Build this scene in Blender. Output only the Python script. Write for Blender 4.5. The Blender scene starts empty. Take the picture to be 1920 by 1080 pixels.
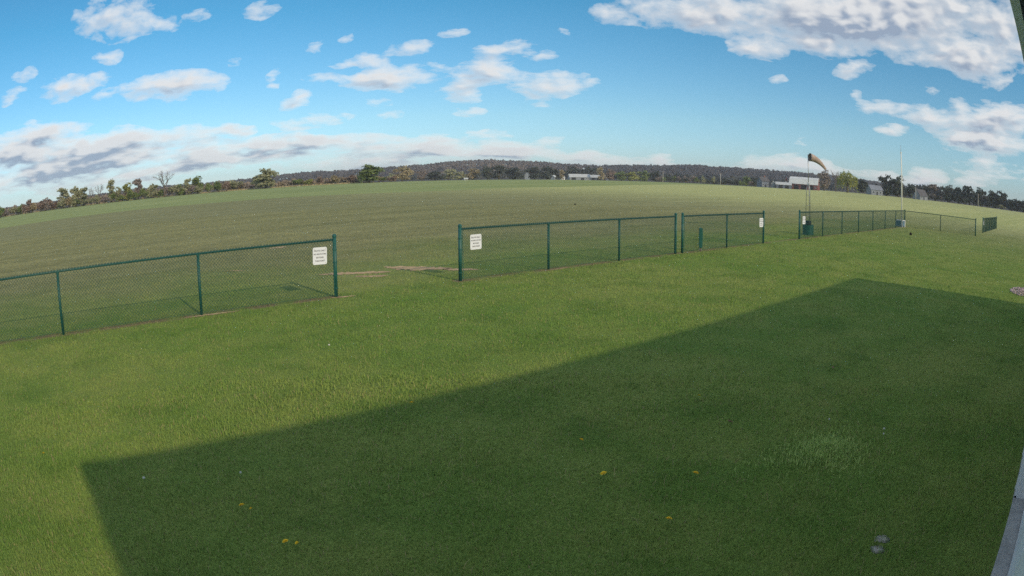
import bpy, bmesh, math, random
import numpy as np
from mathutils import Vector, Matrix

scene = bpy.context.scene
rad = math.radians

# ------------------------------------------------------------------ camera
# wide security-camera lens with barrel distortion, under the eave of the clubhouse.
# x runs along the fence, y from the building towards the field, z up (metres).
CAM_H = 2.463
cam_data = bpy.data.cameras.new('camera')
cam = bpy.data.objects.new('camera', cam_data)
scene.collection.objects.link(cam)
scene.camera = cam
yaw, pitch, roll = rad(48.753), rad(9.249), rad(-0.179)
fw = Vector((math.cos(yaw) * math.cos(pitch), math.sin(yaw) * math.cos(pitch), -math.sin(pitch)))
rt = Vector((math.sin(yaw), -math.cos(yaw), 0))
up = rt.cross(fw)
rt2 = rt * math.cos(roll) + up * math.sin(roll)
up2 = -rt * math.sin(roll) + up * math.cos(roll)
m3 = Matrix((rt2, up2, -fw)).transposed()
cam.matrix_world = Matrix.Translation((0, 0, CAM_H)) @ m3.to_4x4()
cam_data.type = 'PANO'
cam_data.sensor_width = 36.0
cam_data.clip_start = 0.02
cam_data.clip_end = 20000
LENS = cam_data if hasattr(cam_data, 'fisheye_polynomial_k1') else cam_data.cycles
LENS.panorama_type = 'FISHEYE_LENS_POLYNOMIAL'
LENS.fisheye_fov = rad(180)
LENS.fisheye_polynomial_k0 = 0.0
LENS.fisheye_polynomial_k1 = -0.72476 / 18.0
LENS.fisheye_polynomial_k2 = 0.0
LENS.fisheye_polynomial_k3 = -0.09345 / 18.0 ** 3
LENS.fisheye_polynomial_k4 = 0.0

# ------------------------------------------------------------------ exposure
scene.view_settings.view_transform = 'Standard'
scene.view_settings.look = 'None'
scene.view_settings.gamma = 1.0
scene.view_settings.exposure = 0.0
scene.cycles.use_denoising = False
scene.cycles.max_bounces = 6
scene.cycles.diffuse_bounces = 4
scene.cycles.transparent_max_bounces = 12

# ------------------------------------------------------------------ sun
SUN_EL, SUN_AZ = rad(25.5), rad(-91.5)      # direction TO the sun, azimuth from +x
sun_dir = Vector((math.cos(SUN_EL) * math.cos(SUN_AZ), math.cos(SUN_EL) * math.sin(SUN_AZ), math.sin(SUN_EL)))
sd = bpy.data.lights.new('sun', 'SUN')
sd.energy = 2.65
sd.angle = rad(0.9)
sd.color = (1.0, 0.785, 0.53)
sun = bpy.data.objects.new('sun', sd)
scene.collection.objects.link(sun)
sun.rotation_euler = sun_dir.to_track_quat('Z', 'Y').to_euler()
sun.location = (0, -30, 40)

# ------------------------------------------------------------------ sky with clouds
# (azimuth, elevation, half width, half height, tilt, weight) of each cloud, in degrees
CLOUDS = [
    (84.81,15.6,4.65,2.37,4.9,1.0), (84.78,12.0,1.53,0.62,5.2,0.7), (70.52,15.04,1.62,0.7,-6.2,0.8), (65.65,11.17,1.25,0.49,-23.0,0.7),
    (93.72,11.33,1.53,0.51,-4.0,0.8), (89.18,9.75,2.93,1.01,-7.3,1.0), (86.15,9.92,1.77,0.6,-7.7,0.9), (94.65,9.61,1.6,0.49,-15.2,0.9),
    (78.28,8.88,5.47,1.28,-0.0,1.25), (84.94,8.75,1.45,0.5,-7.8,0.6), (68.8,8.8,1.06,0.7,-38.5,0.6), (66.68,6.88,1.7,0.62,-22.3,1.1),
    (65.59,4.95,3.86,0.55,-2.0,0.8), (66.49,4.01,1.66,0.5,3.2,0.6), (62.67,11.99,0.64,0.24,-7.6,0.5), (76.25,14.98,1.54,0.58,4.5,0.4),
    (80.07,14.49,3.67,0.97,4.7,0.4), (57.16,10.92,2.45,0.62,-6.8,0.8), (49.36,10.68,2.93,0.71,-5.3,0.9), (46.26,10.07,1.33,0.42,-0.5,0.7),
    (60.29,9.87,1.86,0.91,22.2,0.7), (57.76,8.38,4.34,1.03,-6.8,1.15), (60.68,8.26,2.68,0.65,-6.0,0.7), (50.9,8.69,3.61,1.12,-5.0,1.1),
    (52.74,7.19,2.42,1.1,5.9,0.9), (45.63,7.3,4.08,1.01,-9.1,0.95), (59.73,6.3,1.07,0.32,2.2,0.6), (64.58,8.59,2.03,0.37,3.0,0.5),
    (45.17,8.45,3.11,0.37,-6.0,0.5), (33.61,14.2,7.86,1.77,1.8,1.1), (23.47,14.17,10.87,2.6,1.0,1.25), (13.58,14.28,12.26,3.1,3.3,1.25),
    (6.73,11.95,4.55,2.06,13.2,1.2), (18.87,10.2,2.15,0.68,-13.2,1.0), (40.56,13.7,1.99,0.68,9.0,0.7), (27.68,11.34,2.87,0.78,4.1,1.0),
    (21.73,11.94,2.99,0.79,5.0,1.0), (11.43,16.91,15.92,3.01,-4.6,1.3), (1.54,14.48,3.78,2.92,-5.0,1.2), (18.82,8.0,0.72,0.28,-4.6,0.7),
    (16.58,7.09,2.53,0.56,-2.4,1.0), (11.82,6.87,3.51,0.85,-0.4,1.1), (3.88,7.45,5.09,1.22,-2.0,1.3), (8.56,8.08,0.91,0.65,-5.4,1.0),
    (6.33,5.95,6.11,1.23,0.3,1.2), (15.66,5.31,1.7,0.36,-5.0,0.9), (5.25,4.98,4.41,0.92,-2.1,1.2), (8.93,5.02,2.39,0.68,-5.6,1.1),
    (6.31,3.63,1.28,0.49,-5.8,0.9), (11.99,1.74,1.94,0.83,2.8,1.1), (4.79,2.67,5.3,1.2,-0.1,0.75), (7.97,1.33,1.71,0.45,-5.8,1.0),
    (13.19,0.96,2.73,0.45,-5.3,0.7), (24.31,3.77,0.59,0.27,-4.0,0.6), (53.6,12.15,1.34,0.29,-4.3,0.55), (63.02,9.76,1.18,0.28,-7.5,0.6),
    (41.21,7.82,1.33,0.32,3.7,0.5), (44.22,12.2,0.81,0.24,-0.8,0.45), (72.54,10.6,1.23,0.29,-10.6,0.5), (52.2,5.27,1.57,0.27,0.7,0.55),
    (46.52,5.7,1.31,0.27,-0.4,0.5), (25.96,8.76,1.08,0.23,-3.9,0.45), (58.81,5.22,1.51,0.23,-3.1,0.5), (11.05,9.03,1.1,0.29,-1.1,0.6),
    (92.19,5.54,6.64,1.51,-0.7,1.38), (86.48,3.75,8.28,1.59,-3.3,1.38), (83.55,4.54,3.88,1.14,-5.3,1.49), (77.6,4.59,5.61,0.7,-2.9,1.15),
    (92.05,2.41,8.14,1.31,-4.0,0.98), (74.56,3.0,3.07,0.92,-3.2,1.49), (70.22,3.35,3.09,0.59,-1.1,1.38), (77.52,2.03,5.34,0.78,-4.7,1.15),
    (66.47,2.85,5.0,0.72,0.0,1.26), (60.56,2.91,3.55,0.63,2.1,1.15), (54.72,2.49,2.79,0.76,1.1,1.49), (57.44,1.9,6.56,0.58,1.2,1.03),
    (48.72,2.06,3.91,0.62,-0.2,1.32), (50.89,3.28,2.44,0.31,0.4,0.8), (62.34,1.29,7.52,0.49,-1.0,0.92), (85.33,1.49,6.21,0.74,-3.3,0.8),
    (42.63,1.39,3.95,0.44,1.7,1.15), (36.44,1.51,0.9,0.45,-2.2,1.26), (38.67,1.13,2.68,0.31,-1.9,0.92), (27.72,1.45,2.84,0.5,3.8,1.21),
    (24.36,1.93,2.93,0.5,0.4,1.15), (21.93,1.26,3.48,0.41,2.7,0.92), (32.84,0.86,4.15,0.22,0.9,1.03), (45.24,2.78,1.75,0.22,-0.7,0.69),
    (60.12,3.47,2.67,0.22,2.1,0.57), (72.18,4.62,1.93,0.32,4.1,1.03), (16.61,1.1,3.13,0.55,1.8,0.92), (54.81,0.63,13.05,0.44,0.1,0.63),
    (88.66,2.81,7.96,0.65,-2.0,1.0), (81.65,3.11,6.01,0.56,-4.0,1.1), (73.08,2.21,5.66,0.45,-1.8,1.0), (68.31,2.24,4.14,0.45,-0.6,1.0),
    (52.19,1.69,5.21,0.4,0.3,1.0), (64.64,3.37,2.72,0.36,-0.1,0.9), (93.88,4.6,3.43,0.93,-0.2,1.2), (89.96,6.21,3.84,0.38,-0.8,0.9),
    (80.57,1.49,5.49,0.37,-3.2,0.9),
]

class Graph:
    def __init__(self, tree):
        self.t = tree
    def n(self, kind, **kw):
        nd = self.t.nodes.new(kind)
        for k, v in kw.items():
            setattr(nd, k, v)
        return nd
    def put(self, sock, v):
        if v is None:
            return
        if hasattr(v, 'is_output'):
            self.t.links.new(v, sock)
        else:
            sock.default_value = v
    def math(self, op, a, b=None, c=None, clamp=False):
        nd = self.n('ShaderNodeMath', operation=op, use_clamp=clamp)
        for s, v in zip(nd.inputs, (a, b, c)):
            self.put(s, v)
        return nd.outputs[0]
    def vmath(self, op, a, b=None, c=None, scale=None):
        nd = self.n('ShaderNodeVectorMath', operation=op)
        for s, v in zip(nd.inputs, (a, b, c)):
            self.put(s, v)
        if scale is not None:
            self.put(nd.inputs['Scale'], scale)
        return nd.outputs['Value'] if op in ('LENGTH', 'DOT_PRODUCT', 'DISTANCE') else nd.outputs[0]
    def noise(self, vec, scale, detail=4, rough=0.5, dist=0.0, color=False, lac=2.0, dim='3D'):
        nd = self.n('ShaderNodeTexNoise', noise_dimensions=dim)
        self.put(nd.inputs['Vector'], vec)
        nd.inputs['Scale'].default_value = scale
        nd.inputs['Detail'].default_value = detail
        nd.inputs['Roughness'].default_value = rough
        nd.inputs['Distortion'].default_value = dist
        nd.inputs['Lacunarity'].default_value = lac
        return nd.outputs['Color'] if color else nd.outputs['Fac']
    def ramp(self, fac, lo, hi, a=0.0, b=1.0, smooth=True):
        nd = self.n('ShaderNodeMapRange', interpolation_type='SMOOTHSTEP' if smooth else 'LINEAR')
        for k, v in (('Value', fac), ('From Min', lo), ('From Max', hi), ('To Min', a), ('To Max', b)):
            self.put(nd.inputs[k], v)
        return nd.outputs[0]
    def mix(self, fac, a, b, blend='MIX'):
        nd = self.n('ShaderNodeMix', data_type='RGBA', blend_type=blend)
        self.put(nd.inputs[0], fac)
        self.put(nd.inputs[6], a if hasattr(a, 'is_output') else (*a, 1.0)[:4])
        self.put(nd.inputs[7], b if hasattr(b, 'is_output') else (*b, 1.0)[:4])
        return nd.outputs[2]
    def xyz(self, v):
        nd = self.n('ShaderNodeSeparateXYZ')
        self.put(nd.inputs[0], v)
        return nd.outputs
    def vec(self, x, y, z=0.0):
        nd = self.n('ShaderNodeCombineXYZ')
        for s, v in zip(nd.inputs, (x, y, z)):
            self.put(s, v)
        return nd.outputs[0]

def cloud_fields(g, S, warp, acc):
    """cloud density from a coverage mask: (with fine wisps, broad swells only)"""
    W = g.vmath('MULTIPLY_ADD', g.vmath('SUBTRACT', warp, (0.5, 0.5, 0.5)), (0.9, 0.9, 0), S)
    vo = g.n('ShaderNodeTexVoronoi', feature='SMOOTH_F1', voronoi_dimensions='2D')
    g.put(vo.inputs['Vector'], W)
    vo.inputs['Scale'].default_value = 0.55
    vo.inputs['Smoothness'].default_value = 0.45
    cut = g.math('ADD', g.ramp(acc, 0.0, 0.26, 0.60, 0.0), 0.32 - 0.13)
    core = g.math('SUBTRACT', g.math('MULTIPLY_ADD', vo.outputs['Distance'], -0.26, acc), cut)
    W = g.vmath('MULTIPLY', W, (0.58, 1.0, 1.0))               # wisps lie along the wind
    res = []
    for d1, d2, a1, a2 in ((2, 6, 1.25, 1.25), (2.2, 1.2, 1.35, 0.48)):
        f = g.math('MULTIPLY', g.math('SUBTRACT', g.noise(W, 0.30, d1, 0.55, dim='2D'), 0.5), a1)
        h_ = g.math('MULTIPLY_ADD', g.math('SUBTRACT', g.noise(W, 1.0, d2, 0.62, dim='2D'), 0.5), a2, f)
        res.append(g.math('ADD', h_, core))
    return res

def cloud_group(name, blobs):
    gt = bpy.data.node_groups.new(name, 'ShaderNodeTree')
    gt.interface.new_socket('Vector', in_out='INPUT', socket_type='NodeSocketVector')
    gt.interface.new_socket('Density', in_out='OUTPUT', socket_type='NodeSocketFloat')
    gt.interface.new_socket('Swell', in_out='OUTPUT', socket_type='NodeSocketFloat')
    g = Graph(gt)
    gi = g.n('NodeGroupInput'); go = g.n('NodeGroupOutput')
    P = gi.outputs[0]
    px, py, pz = g.xyz(P)
    lo = g.math('LOGARITHM', g.math('MAXIMUM', g.math('MULTIPLY_ADD', py, 0.125, 1.0), 0.05), math.e)
    S = g.vec(px, g.math('MULTIPLY', lo, 28.0))
    warp = g.noise(S, 0.45, 2, 0.5, color=True, dim='2D')
    Q = g.vmath('MULTIPLY_ADD', g.vmath('SUBTRACT', warp, (0.5, 0.5, 0.5)), (1.2, 0.6, 0.0), P)
    acc = None
    for (az, el, a, b, tilt, w) in blobs:
        mp = g.n('ShaderNodeMapping', vector_type='TEXTURE')
        g.put(mp.inputs['Vector'], Q)
        mp.inputs['Location'].default_value = (az, el, 0)
        mp.inputs['Rotation'].default_value = (0, 0, rad(tilt))
        mp.inputs['Scale'].default_value = (a * 1.06 + 0.32, b * 1.08 + 0.28, 1)
        gr = g.n('ShaderNodeTexGradient', gradient_type='SPHERICAL')
        g.put(gr.inputs[0], mp.outputs[0])
        acc = g.math('MULTIPLY_ADD', gr.outputs['Fac'], w, acc if acc is not None else 0.0)
    if acc is None:                      # the rest of the sky: unseen cumulus, thickened to light the shaded lawn
        c = g.noise(S, 0.11, 3, 0.5, dim='2D')
        acc = g.ramp(c, 0.36, 0.58, 0.0, 1.2)
    else:
        acc = g.math('POWER', acc, 0.8)
    for sock, v in zip(go.inputs, cloud_fields(g, S, warp, acc)):
        g.put(sock, v)
    return gt

world = bpy.data.worlds.new('World')
scene.world = world
world.use_nodes = True
world.cycles.sampling_method = 'NONE'
wt = world.node_tree
wt.nodes.clear()
g = Graph(wt)
out = g.n('ShaderNodeOutputWorld')
sky = g.n('ShaderNodeTexSky', sky_type='NISHITA', sun_disc=False)
sky.sun_elevation = SUN_EL
sky.sun_rotation = math.pi / 2 - SUN_AZ
sky.air_density = 1.0
sky.dust_density = 0.15
sky.ozone_density = 3.0
SKY_STRENGTH = 0.115
tc = g.n('ShaderNodeTexCoord')
D3 = tc.outputs['Generated']
ox, oy, oz = g.xyz(D3)
az = g.math('MULTIPLY', g.math('ARCTAN2', oy, ox), 180 / math.pi)
el = g.math('MULTIPLY', g.math('ARCSINE', oz), 180 / math.pi)
P = g.vec(az, el)
tint = g.mix(g.ramp(el, 0.0, 5.0, smooth=False), (0.68, 0.90, 1.26), (0.70, 0.95, 1.07))
tint = g.mix(g.ramp(el, 5.0, 15.0, smooth=False), tint, (0.39, 0.92, 1.02))
base = g.mix(1.0, sky.outputs[0], tint, 'MULTIPLY')

def cloudy_sky(blobs, name):
    cg = cloud_group(name, blobs)
    g1 = g.n('ShaderNodeGroup', node_tree=cg); g.put(g1.inputs[0], P)
    g2 = g.n('ShaderNodeGroup', node_tree=cg); g.put(g2.inputs[0], g.vmath('ADD', P, (-0.75, 0.62, 0)))
    dens = g1.outputs[0]
    slope = g.math('SUBTRACT', g.math('MULTIPLY_ADD', dens, 0.28, g.math('MULTIPLY', g1.outputs[1], 0.72)), g2.outputs[1])
    alpha = g.ramp(dens, -0.05, 0.98, smooth=False)
    alpha = g.math('POWER', alpha, 0.75)
    lit = g.ramp(slope, -0.40, 0.40)
    thick = g.ramp(dens, 0.15, 1.3)
    shade = g.math('MULTIPLY', g.math('MULTIPLY_ADD', thick, 0.75, 0.25), g.math('SUBTRACT', 1.0, lit))
    shade = g.math('MULTIPLY_ADD', thick, 0.30, shade, clamp=True)
    ccol = g.mix(shade, CLOUD_LIT, CLOUD_SHADE)
    hz = g.ramp(el, 0.0, 9.0, 0.90, 0.97)                     # far clouds fade into the air
    above = g.ramp(el, -0.6, 0.4)
    fac = g.math('MULTIPLY', g.math('MULTIPLY', alpha, hz), above)
    bg = g.n('ShaderNodeBackground')
    g.put(bg.inputs[0], g.mix(fac, base, ccol))
    bg.inputs[1].default_value = SKY_STRENGTH
    return bg.outputs[0]

# sunlit and shaded cloud radiance, on the sky's own scale
CLOUD_LIT, CLOUD_SHADE = (8.3, 8.15, 7.9), (2.8, 3.45, 4.5)
inside = g.math('MULTIPLY', g.math('MULTIPLY', g.math('LESS_THAN', el, 24.0), g.math('GREATER_THAN', el, -0.8)),
                g.math('MULTIPLY', g.math('GREATER_THAN', az, -12.0), g.math('LESS_THAN', az, 108.0)))
def pick(fac, a, b):
    ms = g.n('ShaderNodeMixShader')
    g.put(ms.inputs[0], fac); g.put(ms.inputs[1], a); g.put(ms.inputs[2], b)
    return ms.outputs[0]
# the field of clouds is summed in sectors of azimuth, each with all the clouds that reach into it
def sector(lo, hi):
    return [c for c in CLOUDS if c[0] + 1.18 * c[2] + 1.7 > lo and c[0] - 1.18 * c[2] - 2.3 < hi]
edges = [-12, 8, 20, 34, 50, 64, 78, 90, 108]
def tree(i, j):
    if j - i == 1:
        return cloudy_sky(sector(edges[i], edges[j]), 'cloud_sector')
    m = (i + j) // 2
    a = tree(i, m); b = tree(m, j)
    return pick(g.math('GREATER_THAN', az, float(edges[m])), a, b)
far = cloudy_sky([], 'fill_clouds')  # sky out of view, clouded more heavily for fill light
g.put(out.inputs[0], pick(inside, far, tree(0, len(edges) - 1)))

# ------------------------------------------------------------------ helpers
C = scene.collection
def tag(o, label=None, cat=None, group=None, kind=None):
    for k, v in (('label', label), ('category', cat), ('group', group), ('kind', kind)):
        if v:
            o[k] = v
    return o
def link(name, me, mat=None, parent=None, loc=None, rotz=0.0):
    o = bpy.data.objects.new(name, me)
    C.objects.link(o)
    if mat is not None and me is not None and len(me.materials) == 0:
        me.materials.append(mat)
    if parent is not None:
        o.parent = parent
    if loc is not None:
        o.location = loc
    if rotz:
        o.rotation_euler = (0, 0, rotz)
    return o
def empty(name, loc=(0, 0, 0), rotz=0.0):
    return link(name, None, None, None, loc, rotz)
def mesh_np(name, V, F, smooth=False, attrs=None):
    """V (n,3), F (m,k) of equal face size"""
    V = np.asarray(V, np.float32); F = np.asarray(F, np.int32)
    me = bpy.data.meshes.new(name)
    me.vertices.add(len(V)); me.vertices.foreach_set('co', V.ravel())
    k = F.shape[1]
    me.loops.add(F.size); me.loops.foreach_set('vertex_index', F.ravel())
    me.polygons.add(len(F))
    me.polygons.foreach_set('loop_start', np.arange(0, F.size, k, dtype=np.int32))
    if smooth:
        me.polygons.foreach_set('use_smooth', np.ones(len(F), bool))
    for an, vals in (attrs or {}).items():
        at = me.attributes.new(an, 'FLOAT', 'POINT')
        at.data.foreach_set('value', np.asarray(vals, np.float32))
    me.update(calc_edges=True)
    return me
class MB:
    """collects boxes, tubes and prisms into one mesh"""
    def __init__(self):
        self.bm = bmesh.new()
    def face(self, pts):
        vs = [self.bm.verts.new(p) for p in pts]
        return self.bm.faces.new(vs)
    def box(self, x0, x1, y0, y1, z0, z1):
        b = self.bm
        v = [b.verts.new((x, y, z)) for z in (z0, z1) for y in (y0, y1) for x in (x0, x1)]
        for f in ((0, 2, 3, 1), (4, 5, 7, 6), (0, 1, 5, 4), (2, 6, 7, 3), (0, 4, 6, 2), (1, 3, 7, 5)):
            b.faces.new([v[i] for i in f])
        return self
    def tube(self, pts, radii, n=8, caps=True):
        b = self.bm
        pts = [Vector(p) for p in pts]
        if not hasattr(radii, '__len__'):
            radii = [radii] * len(pts)
        rings = []
        a = None
        for i, p in enumerate(pts):
            d = (pts[min(i + 1, len(pts) - 1)] - pts[max(i - 1, 0)]).normalized()
            if a is None:
                a = d.orthogonal().normalized()
            a = (a - d * a.dot(d)).normalized()
            c = d.cross(a)
            rings.append([b.verts.new(p + (a * math.cos(t) + c * math.sin(t)) * radii[i])
                          for t in (2 * math.pi * k / n for k in range(n))])
        for r0, r1 in zip(rings, rings[1:]):
            for k in range(n):
                f = b.faces.new((r0[k], r0[(k + 1) % n], r1[(k + 1) % n], r1[k]))
                f.smooth = n > 5
        if caps:
            b.faces.new(list(reversed(rings[0]))); b.faces.new(rings[-1])
        return self
    def prism(self, prof, x0, x1):
        """profile of (y, z) points drawn out along x"""
        b = self.bm
        A = [b.verts.new((x0, y, z)) for y, z in prof]; B = [b.verts.new((x1, y, z)) for y, z in prof]
        n = len(prof)
        for k in range(n):
            b.faces.new((A[k], B[k], B[(k + 1) % n], A[(k + 1) % n]))
        b.faces.new(list(reversed(A))); b.faces.new(B)
        return self
    def lathe(self, prof, n=16, cx=0, cy=0):
        b = self.bm
        rings = [[b.verts.new((cx + r * math.cos(2 * math.pi * k / n), cy + r * math.sin(2 * math.pi * k / n), z)) for k in range(n)] for r, z in prof]
        for r0, r1 in zip(rings, rings[1:]):
            for k in range(n):
                b.faces.new((r0[k], r0[(k + 1) % n], r1[(k + 1) % n], r1[k]))
        b.faces.new(list(reversed(rings[0]))); b.faces.new(rings[-1])
        return self
    def build(self, name, mat, parent=None, loc=None, rotz=0.0, bevel=0.0):
        bmesh.ops.recalc_face_normals(self.bm, faces=self.bm.faces)
        if bevel:
            bmesh.ops.bevel(self.bm, geom=list(self.bm.edges), offset=bevel, segments=2, affect='EDGES', profile=0.6)
        me = bpy.data.meshes.new(name)
        self.bm.to_mesh(me); self.bm.free()
        return link(name, me, mat, parent, loc, rotz)
def polar(az, r):
    return r * math.cos(rad(az)), r * math.sin(rad(az))

# ------------------------------------------------------------------ materials
def new_mat(name):
    m = bpy.data.materials.new(name)
    m.use_nodes = True
    m.node_tree.nodes.clear()
    g = Graph(m.node_tree)
    o = g.n('ShaderNodeOutputMaterial')
    return m, g, o
def finish(g, o, col, rough=0.6, bump=None, bdist=0.01, bstr=0.4, metal=0.0, spec=0.4, transl=0.0, nrm=None):
    p = g.n('ShaderNodeBsdfPrincipled')
    g.put(p.inputs['Base Color'], col if hasattr(col, 'is_output') else (*col, 1.0))
    g.put(p.inputs['Roughness'], rough)
    p.inputs['Metallic'].default_value = metal
    p.inputs['Specular IOR Level'].default_value = spec
    if bump is not None:
        b = g.n('ShaderNodeBump')
        b.inputs['Strength'].default_value = bstr
        b.inputs['Distance'].default_value = bdist
        g.put(b.inputs['Height'], bump)
        g.put(p.inputs['Normal'], b.outputs[0])
    if nrm is not None:
        g.put(p.inputs['Normal'], nrm)
    res = p.outputs[0]
    if transl:
        t = g.n('ShaderNodeBsdfTranslucent')
        g.put(t.inputs['Color'], col if hasattr(col, 'is_output') else (*col, 1.0))
        ms = g.n('ShaderNodeMixShader')
        ms.inputs[0].default_value = transl
        g.put(ms.inputs[1], res); g.put(ms.inputs[2], t.outputs[0])
        res = ms.outputs[0]
    g.put(o.inputs[0], res)
def plain(name, col, rough=0.55, var=0.18, scale=6.0, metal=0.0, spec=0.4, bump=0.0, bscale=60.0, dirt=None):
    """a paint or stuff with blotches and fine relief"""
    m, g, o = new_mat(name)
    tcn = g.n('ShaderNodeTexCoord').outputs['Object']
    n1 = g.noise(tcn, scale, 5, 0.6)
    c = g.mix(g.ramp(n1, 0.3, 0.7), tuple(v * (1 - var) for v in col), tuple(min(v * (1 + var), 1.0) for v in col))
    if dirt:
        c = g.mix(g.ramp(g.noise(tcn, scale * 0.4, 6, 0.7), 0.55, 0.75, 0.0, 0.6), c, dirt)
    n2 = g.noise(tcn, bscale, 3, 0.6)
    finish(g, o, c, g.ramp(n1, 0.2, 0.8, rough - 0.08, min(rough + 0.12, 1.0)), n2 if bump else None, bump, 0.6, metal, spec)
    return m
def leaf_mat(name, a, b, transl=0.25, rough=0.7, scale=0.35):
    """foliage: colour varies from tree to tree and clump to clump"""
    m, g, o = new_mat(name)
    info = g.n('ShaderNodeObjectInfo').outputs['Random']
    pos = g.n('ShaderNodeNewGeometry').outputs['Position']
    at = g.n('ShaderNodeAttribute', attribute_name='tint').outputs['Fac']
    n1 = g.noise(pos, scale, 3, 0.6)
    f = g.math('ADD', g.math('MULTIPLY_ADD', at, 0.55, g.math('MULTIPLY', n1, 0.35)), g.math('MULTIPLY_ADD', info, 0.3, -0.12), clamp=True)
    finish(g, o, g.mix(f, a, b), rough, spec=0.2, transl=transl)
    return m

LAWN_A, LAWN_B, LAWN_DRY = (0.170, 0.286, 0.062), (0.275, 0.345, 0.095), (0.42, 0.38, 0.16)
def grass_group():
    """the colour of the grass at a place: mown lawn by the building, drier flying field beyond the fence, toned for cloud shade and sun"""
    gt = bpy.data.node_groups.new('grass_colour', 'ShaderNodeTree')
    gt.interface.new_socket('Position', in_out='INPUT', socket_type='NodeSocketVector')
    gt.interface.new_socket('Colour', in_out='OUTPUT', socket_type='NodeSocketColor')
    gt.interface.new_socket('Fine', in_out='OUTPUT', socket_type='NodeSocketFloat')
    g = Graph(gt)
    gi = g.n('NodeGroupInput'); go = g.n('NodeGroupOutput')
    P = gi.outputs[0]
    x, y, z = g.xyz(P)
    big = g.noise(P, 0.16, 3, 0.55)
    mid = g.noise(P, 0.9, 4, 0.6)
    streak = g.noise(g.vmath('MULTIPLY', P, (0.05, 0.50, 1.0)), 1.0, 5, 0.65)
    fine = g.noise(P, 9.0, 3, 0.7)
    f = g.math('ADD', g.math('MULTIPLY', g.ramp(big, 0.36, 0.64), 0.55), g.math('MULTIPLY', g.ramp(mid, 0.36, 0.64), 0.45))
    lawn = g.mix(f, LAWN_A, LAWN_B)
    lawn = g.mix(g.ramp(g.noise(P, 0.75, 5, 0.65), 0.48, 0.70, 0.0, 0.60), lawn, (0.120, 0.215, 0.046))     # lusher, darker patches
    lawn = g.mix(g.ramp(g.noise(P, 2.3, 5, 0.65), 0.60, 0.80, 0.0, 0.45), lawn, LAWN_DRY)
    fs = g.math('ADD', g.math('MULTIPLY', g.ramp(streak, 0.3, 0.7), 0.6), g.math('MULTIPLY', g.ramp(mid, 0.3, 0.7), 0.4))
    band = g.math('SINE', g.math('MULTIPLY_ADD', g.math('SUBTRACT', big, 0.5), 5.0, g.math('MULTIPLY_ADD', x, 0.05, g.math('MULTIPLY', y, 0.85))))
    fs = g.math('MULTIPLY_ADD', band, 0.11, fs, clamp=True)          # passes of the mower
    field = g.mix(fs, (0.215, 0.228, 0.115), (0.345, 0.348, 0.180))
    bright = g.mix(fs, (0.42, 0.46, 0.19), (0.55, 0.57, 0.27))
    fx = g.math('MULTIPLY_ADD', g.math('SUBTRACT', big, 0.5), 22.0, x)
    field = g.mix(g.ramp(fx, 34.0, 104.0), field, bright)  # cloud shade and the sunlit strip put into the field's colour
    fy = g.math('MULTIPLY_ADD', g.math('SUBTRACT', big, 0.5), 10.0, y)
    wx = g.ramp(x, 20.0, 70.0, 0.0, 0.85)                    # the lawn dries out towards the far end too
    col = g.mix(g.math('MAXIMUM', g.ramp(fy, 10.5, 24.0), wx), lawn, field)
    # bare soil scuffed along the foot of the fence
    d = g.math('ABSOLUTE', g.math('ADD', g.math('SUBTRACT', y, 12.99), g.math('MULTIPLY', g.math('SUBTRACT', mid, 0.5), 0.25)))
    soil = g.math('MULTIPLY', g.ramp(d, 0.06, 0.26, 1.0, 0.0), g.ramp(g.noise(P, 1.6, 4, 0.6), 0.36, 0.56))
    inx = g.math('MULTIPLY', g.math('LESS_THAN', x, 51.0), g.math('SUBTRACT', 1.0, g.math('MULTIPLY', g.math('GREATER_THAN', x, 6.6), g.math('LESS_THAN', x, 9.6))))
    col = g.mix(g.math('MULTIPLY', g.math('MULTIPLY', soil, inx), 0.85), col, (0.26, 0.20, 0.125))
    g.put(go.inputs[0], col)
    g.put(go.inputs[1], g.math('MULTIPLY_ADD', mid, 0.5, g.math('MULTIPLY', fine, 0.5)))
    return gt
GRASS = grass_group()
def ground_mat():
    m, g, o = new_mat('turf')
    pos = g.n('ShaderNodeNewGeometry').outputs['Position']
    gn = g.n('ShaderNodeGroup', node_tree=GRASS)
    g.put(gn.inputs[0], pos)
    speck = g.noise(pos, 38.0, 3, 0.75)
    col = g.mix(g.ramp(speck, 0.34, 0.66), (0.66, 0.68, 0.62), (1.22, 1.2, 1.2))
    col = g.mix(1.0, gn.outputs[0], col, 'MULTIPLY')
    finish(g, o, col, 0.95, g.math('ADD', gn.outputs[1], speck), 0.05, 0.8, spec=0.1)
    return m
def crop_mat(name='crop', ca=(0.21, 0.275, 0.105), cb=(0.36, 0.41, 0.165)):
    m, g, o = new_mat(name)
    pos = g.n('ShaderNodeNewGeometry').outputs['Position']
    n1 = g.noise(g.vmath('MULTIPLY', pos, (0.02, 0.09, 1.0)), 1.0, 5, 0.6)
    n2 = g.noise(pos, 0.7, 4, 0.65)
    f = g.math('ADD', g.math('MULTIPLY', g.ramp(n1, 0.3, 0.7), 0.65), g.math('MULTIPLY', g.ramp(n2, 0.3, 0.7), 0.35))
    finish(g, o, g.mix(f, ca, cb), 0.95, n2, 0.2, 0.6, spec=0.1)
    return m
M_TURF, M_CROP = ground_mat(), crop_mat()
M_SAND = plain('bare_soil', (0.45, 0.325, 0.185), 0.95, 0.25, 3.0, bump=0.01, bscale=40)
M_WHITE = plain('white_siding', (0.72, 0.73, 0.74), 0.45, 0.05, 1.5, dirt=(0.5, 0.48, 0.44))
M_CONC = plain('concrete', (0.34, 0.34, 0.33), 0.85, 0.18, 5.0, bump=0.004, bscale=90)
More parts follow.
